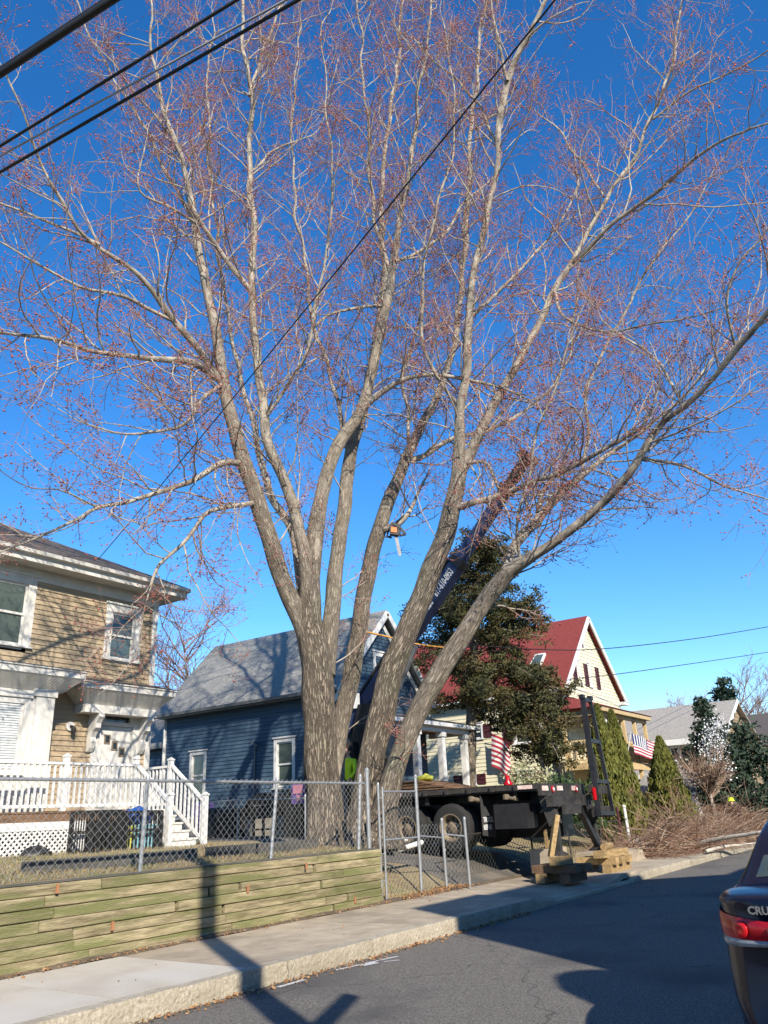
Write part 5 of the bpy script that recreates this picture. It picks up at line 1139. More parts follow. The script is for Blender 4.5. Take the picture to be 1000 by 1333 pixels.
# tail lamps: red lens over a clear strip, wrapping the corner
def tx(y): 
    return CX0+.26*(abs(y)/.9)**4*.97-.012
PY_ = [0,.4,.5,.62,.74,.80,.855,.885,.893,.896]; PX_ = [0,.01,.025,.06,.12,.19,.28,.40,.52,.7]
def lens(name, mat, parent, sg, top, bot, y0, y1, off=0, n=18):
    yy_ = np.interp(np.linspace(0,1,60), [0,1], [.35,.896]); xx_ = np.interp(yy_, PY_, PX_); s_ = np.concatenate([[0], np.cumsum(np.hypot(np.diff(xx_), np.diff(yy_)))])
    sa, sb_ = np.interp(y0, yy_, s_), np.interp(y1, yy_, s_); g_ = []
    for f in np.linspace(0,1,6):
        row = []
        for k in range(n+1):
            t = k/n; ss = sa+(sb_-sa)*t; y = np.interp(ss, s_, yy_); x = np.interp(ss, s_, xx_); e = .012+.012*math.sin(math.pi*f)+off
            zt_, zb_ = top(t), bot(t); row.append((CX0+x-e*(1-.6*t), CY0+sg*(y+e*.7*t), zb_+(zt_-zb_)*f))
        g_.append(row)
    return patch(name, mat, parent, g_)
for sg in (1, -1):
    tl = lens('tail_lamp', 'lamp_red', car, sg, lambda t: 1.0+.05*t, lambda t: .925-.02*t, .42, .892)
    lens('clear_lens', 'lamp_clear', tl, sg, lambda t: .925-.02*t, lambda t: .905-.06*t, .44, .892, off=-.003)
    for y, r in ((.55,.036),(.73,.045)):
        V = []; F = []; xx = CX0+np.interp(y, PY_, PX_)-.034
        for rr, dx in ((r,0.0),(r*.85,-.008),(r*.4,-.006),(.001,-.004)):
            for k in range(18): a = k*math.pi/9; V.append((CX0+np.interp(y+rr*math.cos(a), PY_, PX_)-.03+dx, CY0+sg*(y+rr*math.cos(a)), .965+rr*math.sin(a)*.95))
        for j in range(3):
            for k in range(18): F.append((j*18+k, j*18+(k+1)%18, (j+1)*18+(k+1)%18, (j+1)*18+k))
        mk('lamp_ring', 'lamp_bright', tl, smooth=True) if False else mk('lamp_ring', V, F, 'lamp_bright', tl, smooth=True)
g_ = [[(CX0-.005+.26*(y/.9)**4-.03, CY0+y, z) for y in np.linspace(-.42,.42,9)] for z in (.93,.945,.96,.975)]
patch('chrome_bar', 'car_trim', car, g_)
text('CRUZE', .052, (CX0+.03,CY0+.66,1.045), (0,-1,0), (0,0,1), 'car_trim', car, name='badge', bold=.002, depth=.006)
g_ = [[(CX0-.028+.1*(y/.9)**4, CY0+y, z) for y in np.linspace(-.26,.26,5)] for z in (.72,.84)]; patch('number_plate', 'print_white', car, g_)
g_ = [[(CX0+.0+.06*f, CY0+y, 1.06+.012*f+.0) for y in np.linspace(-.66,.66,9)] for f in (0,1)]
for sg in (1,-1):   # trunk lid seam and bumper crease
    m = MB(); m.bar((CX0+.0,CY0+sg*.47,.83),(CX0-.04,CY0+sg*.36,.66),.012,.008); m.ok('boot_seam', 'car_trim', car)
for x in (.95, 3.65):
    for sg in (1,-1):
        V = []; F = []; nn_ = 28; prof = [(.19,-.1),(.29,-.1),(.315,-.07),(.315,.07),(.29,.1),(.19,.1)]
        for r, o_ in prof:
            for k in range(nn_): a = 2*math.pi*k/nn_; V.append((CX0+x+r*math.cos(a), CY0+sg*(.81+o_), .315+r*math.sin(a)))
        for j in range(len(prof)-1):
            for k in range(nn_): F.append((j*nn_+k, j*nn_+(k+1)%nn_, (j+1)*nn_+(k+1)%nn_, (j+1)*nn_+k))
        wv_ = mk('wheel', V, F, 'rubber', car, smooth=True)
        m = MB(); m.cyl((CX0+x,CY0+sg*.82,.315),(CX0+x,CY0+sg*.895,.315),.2,n=24); m.ok('rim', 'grey_metal', wv_)
for sg in (1,-1): m = MB(); m.lathe((CX0+2.95,CY0+sg*1.0,.98),[(.001,0),(.09,.02),(.1,.1),(.06,.14),(.001,.15)],10); m.ok('wing_mirror', 'car_paint', car, smooth=True)

# ================================================================== PEOPLE
def skin_body(name, joints, bones, radii, parent, facemat, mats):
    me = bpy.data.meshes.new('b'); me.from_pydata([tuple(j) for j in joints], bones, []); ob = bpy.data.objects.new('b', me); COL.objects.link(ob)
    ob.modifiers.new('k', 'SKIN'); sk = me.skin_vertices[0].data
    for i, r in enumerate(radii): sk[i].radius = (r, r) if not isinstance(r, tuple) else r
    sk[0].use_root = True
    s_ = ob.modifiers.new('s', 'SUBSURF'); s_.levels = 2
    dg = bpy.context.evaluated_depsgraph_get(); m2 = bpy.data.meshes.new_from_object(ob.evaluated_get(dg)); bpy.data.objects.remove(ob)
    V = [v.co[:] for v in m2.vertices]; F = [tuple(p.vertices) for p in m2.polygons]; fm = [facemat(np.array(p.center)) for p in m2.polygons]; bpy.data.meshes.remove(m2)
    return mk(name, V, F, mats, parent, smooth=True, fm=fm)
def head(c, r, parent, fwd=(-1,0,0)):
    fwd = np.array(fwd, float); fwd /= np.linalg.norm(fwd); sd_ = np.cross(fwd, [0,0,1.]); V = []; F = []; n, k = 20, 14
    for j in range(k+1):
        t = math.pi*j/k
        for i in range(n):
            a = 2*math.pi*i/n; d = math.sin(t)*(fwd*math.cos(a)+sd_*math.sin(a)*.82)+np.array([0,0,-math.cos(t)*1.25]); f_ = math.cos(a)*math.sin(t); q = 1.0
            if f_ > .93 and abs(t-1.5) < .35: q = 1.16          # nose
            if f_ > .6 and abs(t-1.75) < .18 and .15 < abs(math.sin(a)) < .5: q = .93   # eye sockets
            if t < 1.0 and f_ < 0: q = .9
            V.append(np.array(c)+d*r*q)
    for j in range(k):
        for i in range(n): F.append((j*n+i, j*n+(i+1)%n, (j+1)*n+(i+1)%n, (j+1)*n+i))
    h = mk('head', V, F, 'skin', parent, smooth=True)
    for s in (1,-1): m = MB(); p = np.array(c)+sd_*s*r*.82; m.lathe(p-[0,0,.03],[(.001,0),(.015,.01),(.018,.045),(.001,.06)],6); m.ok('ear', 'skin', h)
    return h
def hand(p, d, parent):
    d = np.array(d, float)/np.linalg.norm(d); s = np.cross(d, [0.3,.2,1.]); s /= np.linalg.norm(s); P_ = []; R_ = []
    for i, L in enumerate((.075,.085,.08,.062)):
        b = np.array(p)+d*.08+s*(i-1.5)*.019; P_.append([b-d*.05, b, b+d*L*.5, b+d*L+np.cross(d,s)*.02])
    P_.append([np.array(p)+d*.02+s*-.02, np.array(p)+d*.04-s*.045, np.array(p)+d*.07-s*.058, np.array(p)+d*.09-s*.06])
    V, F = tubes(np.array(P_), np.full((5,4), .0095)*np.array([1.3,1,.95,.75]), 6)
    m = MB(); m.bar(np.array(p)-d*.02, np.array(p)+d*.09, .075, .028, up=np.cross(d,s)); V = np.concatenate([V, np.array(m.V)]); F = [tuple(f) for f in F]+[tuple(np.array(f)+len(V)-len(m.V)) for f in m.F]
    mk('hand', V, F, 'skin', parent, smooth=True)
w0 = onx(455,1044,17.25); wx, wy, wz = 17.25, w0[1], 1.56
wk = thing('person', (wx,wy,wz), 'worker in bright yellow shirt and dark trousers standing beside the crane turret behind the trunk', 'person')
J = [(0,0,.95),(0,0,1.15),(0,0,1.38),(0,0,1.5),(0,0,1.6),  (0,.2,1.42),(-.1,.28,1.16),(-.25,.2,1.3), (0,-.2,1.42),(-.08,-.27,1.16),(-.2,-.2,.98), (0,.1,.9),(-.03,.12,.5),(0,.13,.08),(-.14,.14,.03), (0,-.1,.9),(.02,-.12,.5),(.03,-.13,.08),(-.1,-.14,.03)]
J = [(wx+a, wy+b, wz+c) for a, b, c in J]
bones = [(0,1),(1,2),(2,3),(3,4),(2,5),(5,6),(6,7),(2,8),(8,9),(9,10),(0,11),(11,12),(12,13),(13,14),(0,15),(15,16),(16,17),(17,18)]
rad = [(.15,.12),(.15,.11),(.17,.12),.07,.055,.075,.05,.035,.075,.05,.035,.095,.065,.05,.04,.095,.065,.05,.04]
skin_body('body', J, bones, rad, wk, lambda c: (1 if c[2] < wz+.97 else (2 if c[2] > wz+1.5 else 0)), ['hi_vis','dark_cloth','skin'])
hh = head((wx-.02,wy,wz+1.7), .105, wk, (-1,-.4,0))
m = MB(); m.lathe((wx-.01,wy,wz+1.68),[(.112,0),(.118,.06),(.1,.12),(.06,.15),(.001,.155)],16); m.ok('hair', 'hair', wk, smooth=True)
hand((wx-.25,wy+.2,wz+1.3), (-.3,-.2,.9), wk); hand((wx-.2,wy-.2,wz+.98), (-.3,0,-1), wk)
# second worker bending over the brush pile
q = ony(962,1076,7.7); wx, wy = q[0], 7.7; wz = float(gz(wx, wy)) if wy > 8.9 else .17
sc_ = (ony(965,1046,7.7)[2]-wz)/1.25
w2 = thing('person', (wx,wy,wz), 'worker in dark jacket and yellow-green helmet bending over the brush pile', 'person')
J = [(0,0,.9),(-.1,0,1.05),(-.32,0,1.2),(-.4,0,1.24),(-.46,0,1.28), (-.32,.2,1.15),(-.45,.24,.9),(-.62,.15,.75), (-.32,-.2,1.15),(-.42,-.26,.9),(-.58,-.18,.72), (0,.1,.86),(-.06,.12,.48),(.04,.13,.08),(-.1,.14,.03), (0,-.1,.86),(-.1,-.12,.5),(0,-.13,.08),(-.14,-.14,.03)]
J = [(wx+a*sc_, wy+b*sc_, wz+c*sc_) for a, b, c in J]
skin_body('body', J, bones, [tuple(np.array(r)*sc_) if isinstance(r, tuple) else r*sc_ for r in rad], w2, lambda c: 0, ['dark_cloth'])
head((wx-.5*sc_,wy,wz+1.33*sc_), .105*sc_, w2, (-1,-.2,-.3))
m = MB(); m.lathe((wx-.5*sc_,wy,wz+1.36*sc_),[(.15*sc_,0),(.125*sc_,.02*sc_),(.12*sc_,.07*sc_),(.09*sc_,.12*sc_),(.001,.145*sc_)],16); m.ok('helmet', 'hi_vis', w2, smooth=True)
hand((wx-.62*sc_,wy+.15*sc_,wz+.75*sc_), (-.6,-.2,-.8), w2); hand((wx-.58*sc_,wy-.18*sc_,wz+.72*sc_), (-.6,.2,-.8), w2)

# chainsaw hanging in the tree
cs_, s_ = atd(514, 690, DT+1.0)
cw = thing('chainsaw', cs_-[0,0,.4], 'orange and white chainsaw hanging by a strap from a broken limb stub', 'chainsaw')
x, y, z = cs_; ex_ = np.array([CR[0], CR[1], 0]); ex_ /= np.linalg.norm(ex_); ey_ = np.array([-ex_[1], ex_[0], 0])
PC = lambda a, b, c: cs_+ex_*a+ey_*c+np.array([0,0,b])
m = MB(); m.prism([(-.12,-.12),(.08,-.16),(.14,-.05),(.12,.12),(-.05,.18),(-.13,.1)], lambda p: PC(p[0],p[1],-.08), lambda p: PC(p[0],p[1],.08)); m.ok('motor_housing', 'black_plastic', cw)
m = MB(); m.prism([(-.1,-.08),(.04,-.1),(.05,.03),(-.09,.06)], lambda p: PC(p[0],p[1],-.1), lambda p: PC(p[0],p[1],-.081)); m.ok('side_cover', 'orange_plastic', cw)
m = MB(); m.prism([(-.02,-.16),(.06,-.16),(.13,-.62),(.11,-.68),(.06,-.66)], lambda p: PC(p[0],p[1],-.01), lambda p: PC(p[0],p[1],.01)); m.ok('guide_bar', 'grey_metal', cw)
m = MB(); m.bar(PC(.1,.1,0), PC(.26,-.12,0), .05, .05); m.bar(PC(.26,-.12,0), PC(.1,-.15,0), .05, .05); m.bar(PC(-.13,.1,.1), PC(-.2,-.12,.1), .04, .04); m.bar(PC(-.2,-.12,.1), PC(-.08,-.16,.1), .04, .04); m.ok('handle', 'black_plastic', cw)
st_, _ = atd(530, 668, DT+1.1); m = MB(); m.cyl(PC(-.02,.16,0), st_, .02, n=6); m.ok('strap', 'black_plastic', cw)
# ================================================================== YARD THINGS BY THE BLUE HOUSE
def wheelie(px, py, X, h, mat, label, w=.55):
    p = onx(px, py, X); x, y = X, p[1]; z = float(gz(x, y)); t = thing('wheeled_bin', (x,y,z), label, 'bin')
    m = MB(); a, b = w*.42, w*.5; m.hexa([(x-a,y-a,z+.05),(x+a,y-a,z+.05),(x+a,y+a,z+.05),(x-a,y+a,z+.05),(x-b,y-b,z+h),(x+b,y-b,z+h),(x+b,y+b,z+h),(x-b,y+b,z+h)]); m.ok('bin_body', mat, t)
    m = MB(); b *= 1.08; m.hexa([(x-b,y-b,z+h+.002),(x+b,y-b,z+h+.002),(x+b,y+b,z+h+.002),(x-b,y+b,z+h+.002),(x-b*.8,y-b*.8,z+h+.08),(x+b*.8,y-b*.8,z+h+.1),(x+b*.8,y+b*.8,z+h+.1),(x-b*.8,y+b*.8,z+h+.08)]); m.ok('lid', mat, t)
    for s in (1,-1): m = MB(); m.cyl((x+a,y+s*a*.8,z+.1),(x+a,y+s*a*1.05,z+.1),.1,n=12); m.ok('bin_wheel', 'rubber', t)
    return t
wheelie(281,1090,18.3,.8,'black_plastic','black wheeled bin left of the low inner fence post by the blue house')
wheelie(302,1090,18.0,.75,'black_plastic','black wheeled bin right of the white bag by the blue house',.6)
p = onx(289,1062,18.1); sack((18.1,p[1],p[2]+.05), .13, 'bag_white', 'small white bag sitting on top of the black bins', sx=1, sz=.9)
p = onx(268,1085,18.9); wheelie(264,1090,19.0,1.0,'purple','dark purple bin beside the porch steps newel post',.45)
# covered grill
gq = onx(350,1085,17.6); gx, gy = 17.6, gq[1]; gz0 = float(gz(gx,gy))
gl = thing('covered_grill', (gx,gy,gz0), 'black covered barbecue grill in front of the blue wall, left of the trunk', 'grill')
m = MB()
for k in range(1): m.prism([(-.62,.55),(.62,.5),(.66,.8),(.5,1.05),(.1,1.18),(-.35,1.12),(-.6,.9)], lambda p: (gx-.32,gy+p[0],gz0+p[1]), lambda p: (gx+.32,gy+p[0],gz0+p[1]))
m.ok('grill_hood', 'black_plastic', gl)
for sy in (-.45,.4): m = MB(); m.bar((gx-.2,gy+sy,gz0),(gx-.2,gy+sy,gz0+.56),.06,.06); m.bar((gx+.2,gy+sy,gz0),(gx+.2,gy+sy,gz0+.56),.06,.06); m.ok('grill_leg', 'black_metal', gl)
m = MB(); m.wb(gx-.2,gx+.2,gy-.45,gy+.4,gz0+.2,gz0+.24); m.ok('grill_shelf', 'black_metal', gl)
m = MB(); m.bar((gx-.36,gy-.3,gz0+.85),(gx-.36,gy+.3,gz0+.85),.03,.03); m.ok('grill_handle', 'grey_metal', gl)
bq = onx(388,1085,17.2); m = MB(); m.prism([(-.32,0),(.32,0),(.36,.7),(.25,1.15),(-.28,1.2),(-.36,.7)], lambda p: (17.0,bq[1]+p[0],float(gz(17.2,bq[1]))+p[1]), lambda p: (17.5,bq[1]+p[0],float(gz(17.2,bq[1]))+p[1])); tb = m.ok('shade_block', 'black_plastic', None, label='tall dark chest for the shade at the left side of the maple trunk', category='infill')  # added dark block stands in for the trunk's shadow beside the grill
p = onx(390,1032,16.98); sgn = thing('yard_sign', (16.95,p[1],p[2]-.5), 'small purple and pink sign beside the maple trunk', 'sign')
m = MB(); m.wb(16.93,16.95,p[1]-.24,p[1]+.24,p[2]-.28,p[2]+.28); m.ok('sign_board', 'purple', sgn); m = MB(); m.wb(16.915,16.928,p[1]-.16,p[1]+.18,p[2]-.02,p[2]+.2); m.wb(16.915,16.928,p[1]-.1,p[1]+.05,p[2]-.2,p[2]-.06); m.ok('sign_print', 'pink', sgn)
m = MB(); m.bar((16.96,p[1],p[2]-.8),(16.96,p[1],p[2]-.25),.04,.03); m.ok('sign_stake', 'old_plank', sgn)
# low inner fence
lf = thing('inner_chain_link_fence', (16.5,16,1.15), 'low chain-link fence crossing the yard in front of the blue house', 'fence')
a = onx(268,1098,17.0); b = onx(309,1098,16.6); c = onx(420,1098,15.2)
pts_ = [np.array([17.0,a[1]]), np.array([16.6,b[1]]), np.array([16.0, c[1]+1.2])]
for i in range(2):
    A = np.array([*pts_[i], float(gz(*pts_[i]))]); B_ = np.array([*pts_[i+1], float(gz(*pts_[i+1]))]); d = B_-A; L = np.linalg.norm(d); d /= L
    chain(FR(A, d, (d[1],-d[0],0)), .02, L-.05, .05, 1.0, 'chain_mesh', 'dark_wire', lf)
    m = MB(); m.cyl(A+[0,0,1.02], B_+[0,0,1.02], .016, n=6); m.ok('top_rail', 'galv', lf)
for q in pts_: z = float(gz(*q)); post('fence_post', (q[0],q[1],z-.1), (q[0],q[1],z+1.08), .024, 'galv', lf)
# dark chain-link fence right of the truck
df = thing('dark_chain_link_fence', (23,9.2,.3), 'dark green chain-link fence along the pavement right of the truck', 'fence')
chain(FR((0,9.3,0),(1,0,0),(0,-1,0)), 15.6, 26.2, .3, 1.12, 'chain_mesh', 'dark_wire', df, pitch=.075, r=.004)
m = MB(); m.cyl((15.6,9.3,1.13),(26.2,9.3,1.13),.02,n=6); m.ok('top_rail', 'dirty_metal', df)
for i, x in enumerate((19.6,22.0,24.4)): post('fence_post', (x,9.3,.1), (x,9.3,1.2), .025, 'dirty_metal', df)
post('fence_post', (26.15,9.28,.1), (26.05,9.28,1.5), .045, 'burgundy', df); post('fence_post', (26.6,9.2,.1), (26.5,9.2,1.55), .05, 'white_paint', df)
m = MB()
for i in range(7): m.wb(25.5+i*.12,25.55+i*.12,8.6,8.62,.2,.62)
m.wb(25.45,26.35,8.62,8.64,.3,.36); m.wb(25.45,26.35,8.62,8.64,.5,.56); m.ok('picket_panel', 'white_paint', None, label='little white picket panel at the foot of the white post', category='picket')

# ================================================================== PLANTS
def leaves(C, size, mat, name, parent, el=2.2, flat=None, **t):
    N = len(C); d = nrm(rng.normal(size=(N,3))); 
    if flat is not None: d = nrm(d*np.array(flat[0])+np.array(flat[1]))
    s = nrm(np.cross(d, rng.normal(size=(N,3)))); L = size*rng.uniform(.6,1.4,(N,1))
    V = np.stack([C-d*L*el/2, C+s*L*.5, C+d*L*el/2, C-s*L*.5], 1).reshape(-1,3); F = np.arange(N*4).reshape(N,4)
    return mk(name, V, F, mat, parent, **t)
def bare(name, base, height, spread, label, n1=18, n2=7, n3=4, r0=.12, mat='twig', lean=(0,0), cat='tree', trunk_f=.35, budmat='bud', rmin=.006):
    base = np.array(base, float); t = thing(name, base, label, cat)
    K = 9; P = np.zeros((1,K,3)); f = np.linspace(0,1,K); P[0,:,0] = base[0]+lean[0]*f+.04*height*np.sin(f*4); P[0,:,1] = base[1]+lean[1]*f; P[0,:,2] = base[2]-.1+f*height*.85
    R = r0*(1-.85*f)[None]; V, F, T = tubes(P, R, 8, attr=True); o = mk('trunk', V, F, 'limb_bark', t, smooth=True); set_tub(o, T)
    tt = rng.uniform(trunk_f,1,n1)*(K-1); i = np.minimum(tt.astype(int),K-2); fr = (tt-i)[:,None]; p = P[0,i]*(1-fr)+P[0,i+1]*fr
    a = rng.uniform(0,6.28,n1); d = np.stack([np.cos(a),np.sin(a),rng.uniform(.3,1.2,n1)],1)
    B1_ = grow(p, d, spread*rng.uniform(.6,1.1,n1), 8, .08, .13); R1_ = np.maximum(r0*.35*np.linspace(1,.2,8)[None]*np.ones((n1,1)), rmin*1.2)
    B2_, R2_ = children(B1_, R1_, n2, spread*.25, spread*.55, .8, .08, .16, 5, r0*.2, rmin=rmin*1.0)
    B3_, R3_ = children(B2_, R2_, n3, spread*.1, spread*.25, .8, .08, .16, 3, r0*.12, rmin=rmin*.8)
    Vs = []; Fs = []; nv = 0
    for B_, R_ in ((B1_,R1_),(B2_,R2_),(B3_,R3_)): v, f_ = tubes(B_, R_, 3); Vs.append(v); Fs.append(f_+nv); nv += len(v)
    mk('crown', np.concatenate(Vs), np.concatenate(Fs), mat, t, smooth=True, kind='stuff')
    if budmat: buds(B3_[:,-1], .016*height/8, budmat, 'buds', t)
    return t
p, _ = atd(240,960,34); bare('bare_tree', (p[0],p[1],1.2), 9.2, 3.2, 'slender bare tree between the tan and blue houses', 22, 8, 5, .13)
p, _ = atd(215,960,38); bare('bare_tree', (p[0],p[1],1.2), 10, 2.6, 'bare tree rising just right of the tan house corner', 16, 7, 4, .1)
p, _ = atd(985,1030,90); bare('bare_tree', (p[0],p[1],0), 12.5, 5, 'distant bare tree with reddish crown at the right edge', 26, 8, 5, .2, mat='brush_twig', rmin=.02)
p, _ = atd(905,1030,70); bare('bare_tree', (p[0],p[1],0), 10.2, 3, 'distant bare tree whose tips rise above the grey-tan roof', 20, 7, 4, .15, rmin=.014)
p, _ = atd(950,1030,80); bare('bare_tree', (p[0],p[1],0), 9.5, 4, 'distant bare tree between the conifers at the right', 22, 7, 4, .15, mat='brush_twig', rmin=.018)
def boughs(name, base, H, prof, nb, mat, label, size=.09, clump=.28, per=38, droop=-.05, dens=9, zmin=.1, trunk_r=.2, cat='tree', lean=(0,0), el=2.4, tip=.25):
    base = np.array(base, float); t = thing(name, base, label, cat)
    K = 10; f = np.linspace(0,1,K); P = np.zeros((1,K,3)); P[0,:,0] = base[0]+lean[0]*f; P[0,:,1] = base[1]+lean[1]*f; P[0,:,2] = base[2]-.1+f*H*.97
    V, F, T = tubes(P, trunk_r*(1-.9*f)[None], 10, attr=True); o = mk('trunk', V, F, 'bark', t, smooth=True); set_tub(o, T)
    h = zmin+(1-zmin)*rng.uniform(0,1,nb)**.9; a = rng.uniform(0,6.28,nb); L = np.array([prof(x) for x in h])*rng.uniform(.45,1.15,nb)
    p0 = base+np.stack([lean[0]*h, lean[1]*h, h*H],1); d = np.stack([np.cos(a),np.sin(a),rng.uniform(-.1,.45,nb)],1)
    B_ = grow(p0, d, L, 8, droop, .12); V, F = tubes(B_, np.maximum(.03*np.linspace(1,.15,8)[None]*np.ones((nb,1)), .008), 4); mk('boughs', V, F, 'limb_bark', t, smooth=True, kind='stuff'); set_tub(bpy.data.objects[-1], V) if False else None
    C = []
    for b in range(nb):
        n_ = max(2, int(L[b]*dens))
        for k in range(n_):
            u = rng.uniform(.18,1); q = u*7; i = min(int(q),6); c = B_[b,i]*(1-q+i)+B_[b,i+1]*(q-i)
            c = c+rng.normal(size=3)*clump*.55*(1.1-.4*u); r = clump*rng.uniform(.5,1.1)
            C.append(c+rng.normal(size=(per,3))*r*np.array([.55,.55,.32]))
    C = np.concatenate(C); leaves(C, size, mat, 'crown', t, el=el, kind='stuff'); return t
# big evergreen behind the right-hand stems
p, _ = atd(603,1015,29); ev = boughs('evergreen_tree', (p[0],p[1],1.15), 10.4, lambda h: 2.8*math.sqrt(max(.03,1-((h-.56)/.47)**2)), 115, 'cedar', 'big dark olive evergreen behind the leaning maple stems', size=.05, clump=.33, per=62, dens=5.2, zmin=.37, trunk_r=.28, lean=(1.0,-.9))
p, _ = atd(708,1010,29.5); boughs('evergreen_tree', (p[0],p[1],1.15), 5.2, lambda h: 1.8*math.sqrt(max(.03,1-((h-.6)/.45)**2)), 62, 'cedar', 'lower spreading olive evergreen in front of the cream house window', size=.05, clump=.28, per=50, dens=5, zmin=.38, trunk_r=.12)
def shrub(name, c, rx, ry, rz, n, mat, label, size=.08, el=2, stems=14, cat='shrub', holes=.0):
    t = thing(name, (c[0],c[1],c[2]), label, cat); d = nrm(rng.normal(size=(n,3))); d[:,2] = np.abs(d[:,2])
    lump = 1+.22*np.sin(d[:,0]*5+1)*np.sin(d[:,1]*4+d[:,2]*6); r = rng.uniform(.55,1.0,(n,1))*lump[:,None]
    leaves(np.array(c)+d*r*np.array([rx,ry,rz]), size, mat, 'foliage', t, el=el, kind='stuff')
    a = rng.uniform(0,6.28,stems); dd = np.stack([np.cos(a)*.6,np.sin(a)*.6,np.ones(stems)],1); B_ = grow(np.array([c]*stems), dd, np.full(stems, rz*.9), 5, .0, .1); V, F = tubes(B_, np.full((stems,5), .012), 4); mk('stems', V, F, 'brush', t, kind='stuff'); return t
p, _ = atd(738,1020,26); shrub('evergreen_shrub', (p[0],p[1],1.0), 1.0, 1.0, 1.5, 5200, 'laurel', 'dark glossy shrub seen above the rear of the truck deck', .07)
p, _ = atd(688,1012,28.5); shrub('pale_leaved_shrub', (p[0],p[1],1.6), 1.9, 1.0, 1.5, 2600, 'pale_leaf', 'sparse pale-leaved shrub against the cream wall', .06)
def arbor(name, px, Y, ytop, w, label, ybot=1060):
    b = ony(px, ybot, Y); top = ony(px, ytop, Y); z0 = float(gz(b[0],Y)) if Y > 8.9 else .3; z0 = min(z0, b[2]); H = top[2]-z0
    t = thing(name, (b[0],Y,z0), label, 'shrub'); m = MB(); m.cyl((b[0],Y,z0-.05),(b[0],Y,z0+H*.8),.06,.01,n=8); m.ok('trunk', 'bark', t)
    n = 15000; h = rng.uniform(0,1,n)**.85; a = rng.uniform(0,6.28,n)
    R_ = w*np.minimum(1, .55+h*3)*np.clip(1-((h-.12)/.9), 0.02, 1)**.75*(1+.09*np.sin(a*5+h*9)+.06*np.sin(a*9-h*23)+.05*np.sin(h*41+a*2))
    r = R_*rng.uniform(.72,1.03,n); C = np.stack([b[0]+r*np.cos(a), Y+r*np.sin(a), z0+.1+h*H],1)
    leaves(C, .055, 'arbor', 'foliage', t, el=3.2, flat=((.5,.5,.5),(0,0,.9)), kind='stuff')
    return t
arbor('arborvitae', 796, 9.9, 926, .74, 'tall conical arborvitae, left of the pair by the pine porch')
arbor('arborvitae', 815, 10.1, 933, .74, 'tall conical arborvitae, right of the pair by the pine porch')
arbor('arborvitae', 874, 9.6, 966, .95, 'broad conical arborvitae in front of the shingled house', 1058)
p = ony(938,1050,8.6); sp = boughs('spruce_tree', (p[0],8.6,.4), ony(933,918,8.6)[2]-.4, lambda h: 2.4*(1.04-h), 90, 'spruce', 'blue-green spruce with white patches in front of the far houses', size=.07, clump=.26, per=34, dens=6, zmin=.12, trunk_r=.14)
C = []
for (px, py) in ((926,948),(932,955),(938,945),(921,962),(929,968),(937,978),(917,972),(933,938),(924,985),(940,968),(930,992),(947,1003)):
    q = atd(px+rng.uniform(-3,3), py, math.hypot(p[0],8.6)-1.6)[0]; C.append(q+rng.normal(size=(90,3))*np.array([.14,.14,.22]))
leaves(np.concatenate(C), .05, 'white_flower', 'white_blossom', sp, el=1.3, kind='stuff')
p, _ = atd(972,1040,62); boughs('conifer_tree', (p[0],p[1],0), 9.4, lambda h: 3.0*(1.05-h), 60, 'spruce', 'dark distant conifer beside the far dark roof', size=.16, clump=.5, per=22, dens=4, trunk_r=.2)
p, _ = atd(985,1045,42); boughs('conifer_tree', (p[0],p[1],.2), 4.6, lambda h: 2.6*(1.1-h), 60, 'spruce', 'bushy green conifer at the right edge behind the worker', size=.1, clump=.4, per=26, dens=4, trunk_r=.15)
p, _ = atd(955,1045,46); boughs('conifer_tree', (p[0],p[1],.2), 4.0, lambda h: 2.4*(1.1-h), 50, 'spruce', 'low green conifer between the spruce and the right edge', size=.1, clump=.4, per=26, dens=4, trunk_r=.15)
p = ony(932,1075,8.2); bare('ornamental_tree', (p[0],8.2,.3), 2.6, 1.5, 'small weeping bare tree with twisted trunk in front of the white shed', 24, 7, 4, .14, mat='brush', trunk_f=.6, budmat=None, rmin=.006)
for i, (px, py, Y, lb) in enumerate(((812,1068,9.7,'thin leafless shrub at the foot of the arborvitae pair'), (880,1066,9.2,'thin leafless shrub at the foot of the broad arborvitae'))):
    p = ony(px, py, Y); bare('bare_shrub', (p[0],Y,.5), 1.6, 1.1, lb, 18, 5, 3, .03, mat='twig', cat='shrub', trunk_f=.05, budmat=None, rmin=.005)

# ================================================================== BRUSH PILE, LOGS, LEAVES
def pile(name, cx, cy, rx, ry, h, n, label, z0=.17, mats=('brush','brush_twig')):
    t = thing(name, (cx,cy,z0), label, 'brush pile')
    for mi, (mat, k, r0, L0, L1) in enumerate(((mats[0], n, .011, .6, 2.0), (mats[1], n*3, .005, .25, .8))):
        a = rng.uniform(0,6.28,k); r = np.sqrt(rng.uniform(0,1,k)); x = cx+rx*r*np.cos(a); y = cy+ry*r*np.sin(a); z = z0+h*(1-r**2)*rng.uniform(.0,1,k)+.04
        d = rng.normal(size=(k,3))*np.array([1,.8,.28]); B_ = grow(np.stack([x,y,z],1), d, rng.uniform(L0,L1,k), 5, -.02, .22); B_[:,:,2] = np.maximum(B_[:,:,2], z0+.01)
        V, F = tubes(B_, r0*rng.uniform(.6,1.6,(k,1))*np.linspace(1,.5,5)[None], 3); mk('cut_branches' if mi == 0 else 'cut_twigs', V, F, mat, t, kind='stuff', smooth=True)
    return t
pile('brush_pile', 27.8, 7.9, 4.4, 1.2, .85, 900, 'large heap of cut reddish branches on the pavement')
pile('brush_pile', 34, 7.8, 4.6, 1.5, 1.3, 1000, 'taller heap of cut branches behind, beside the bending worker')
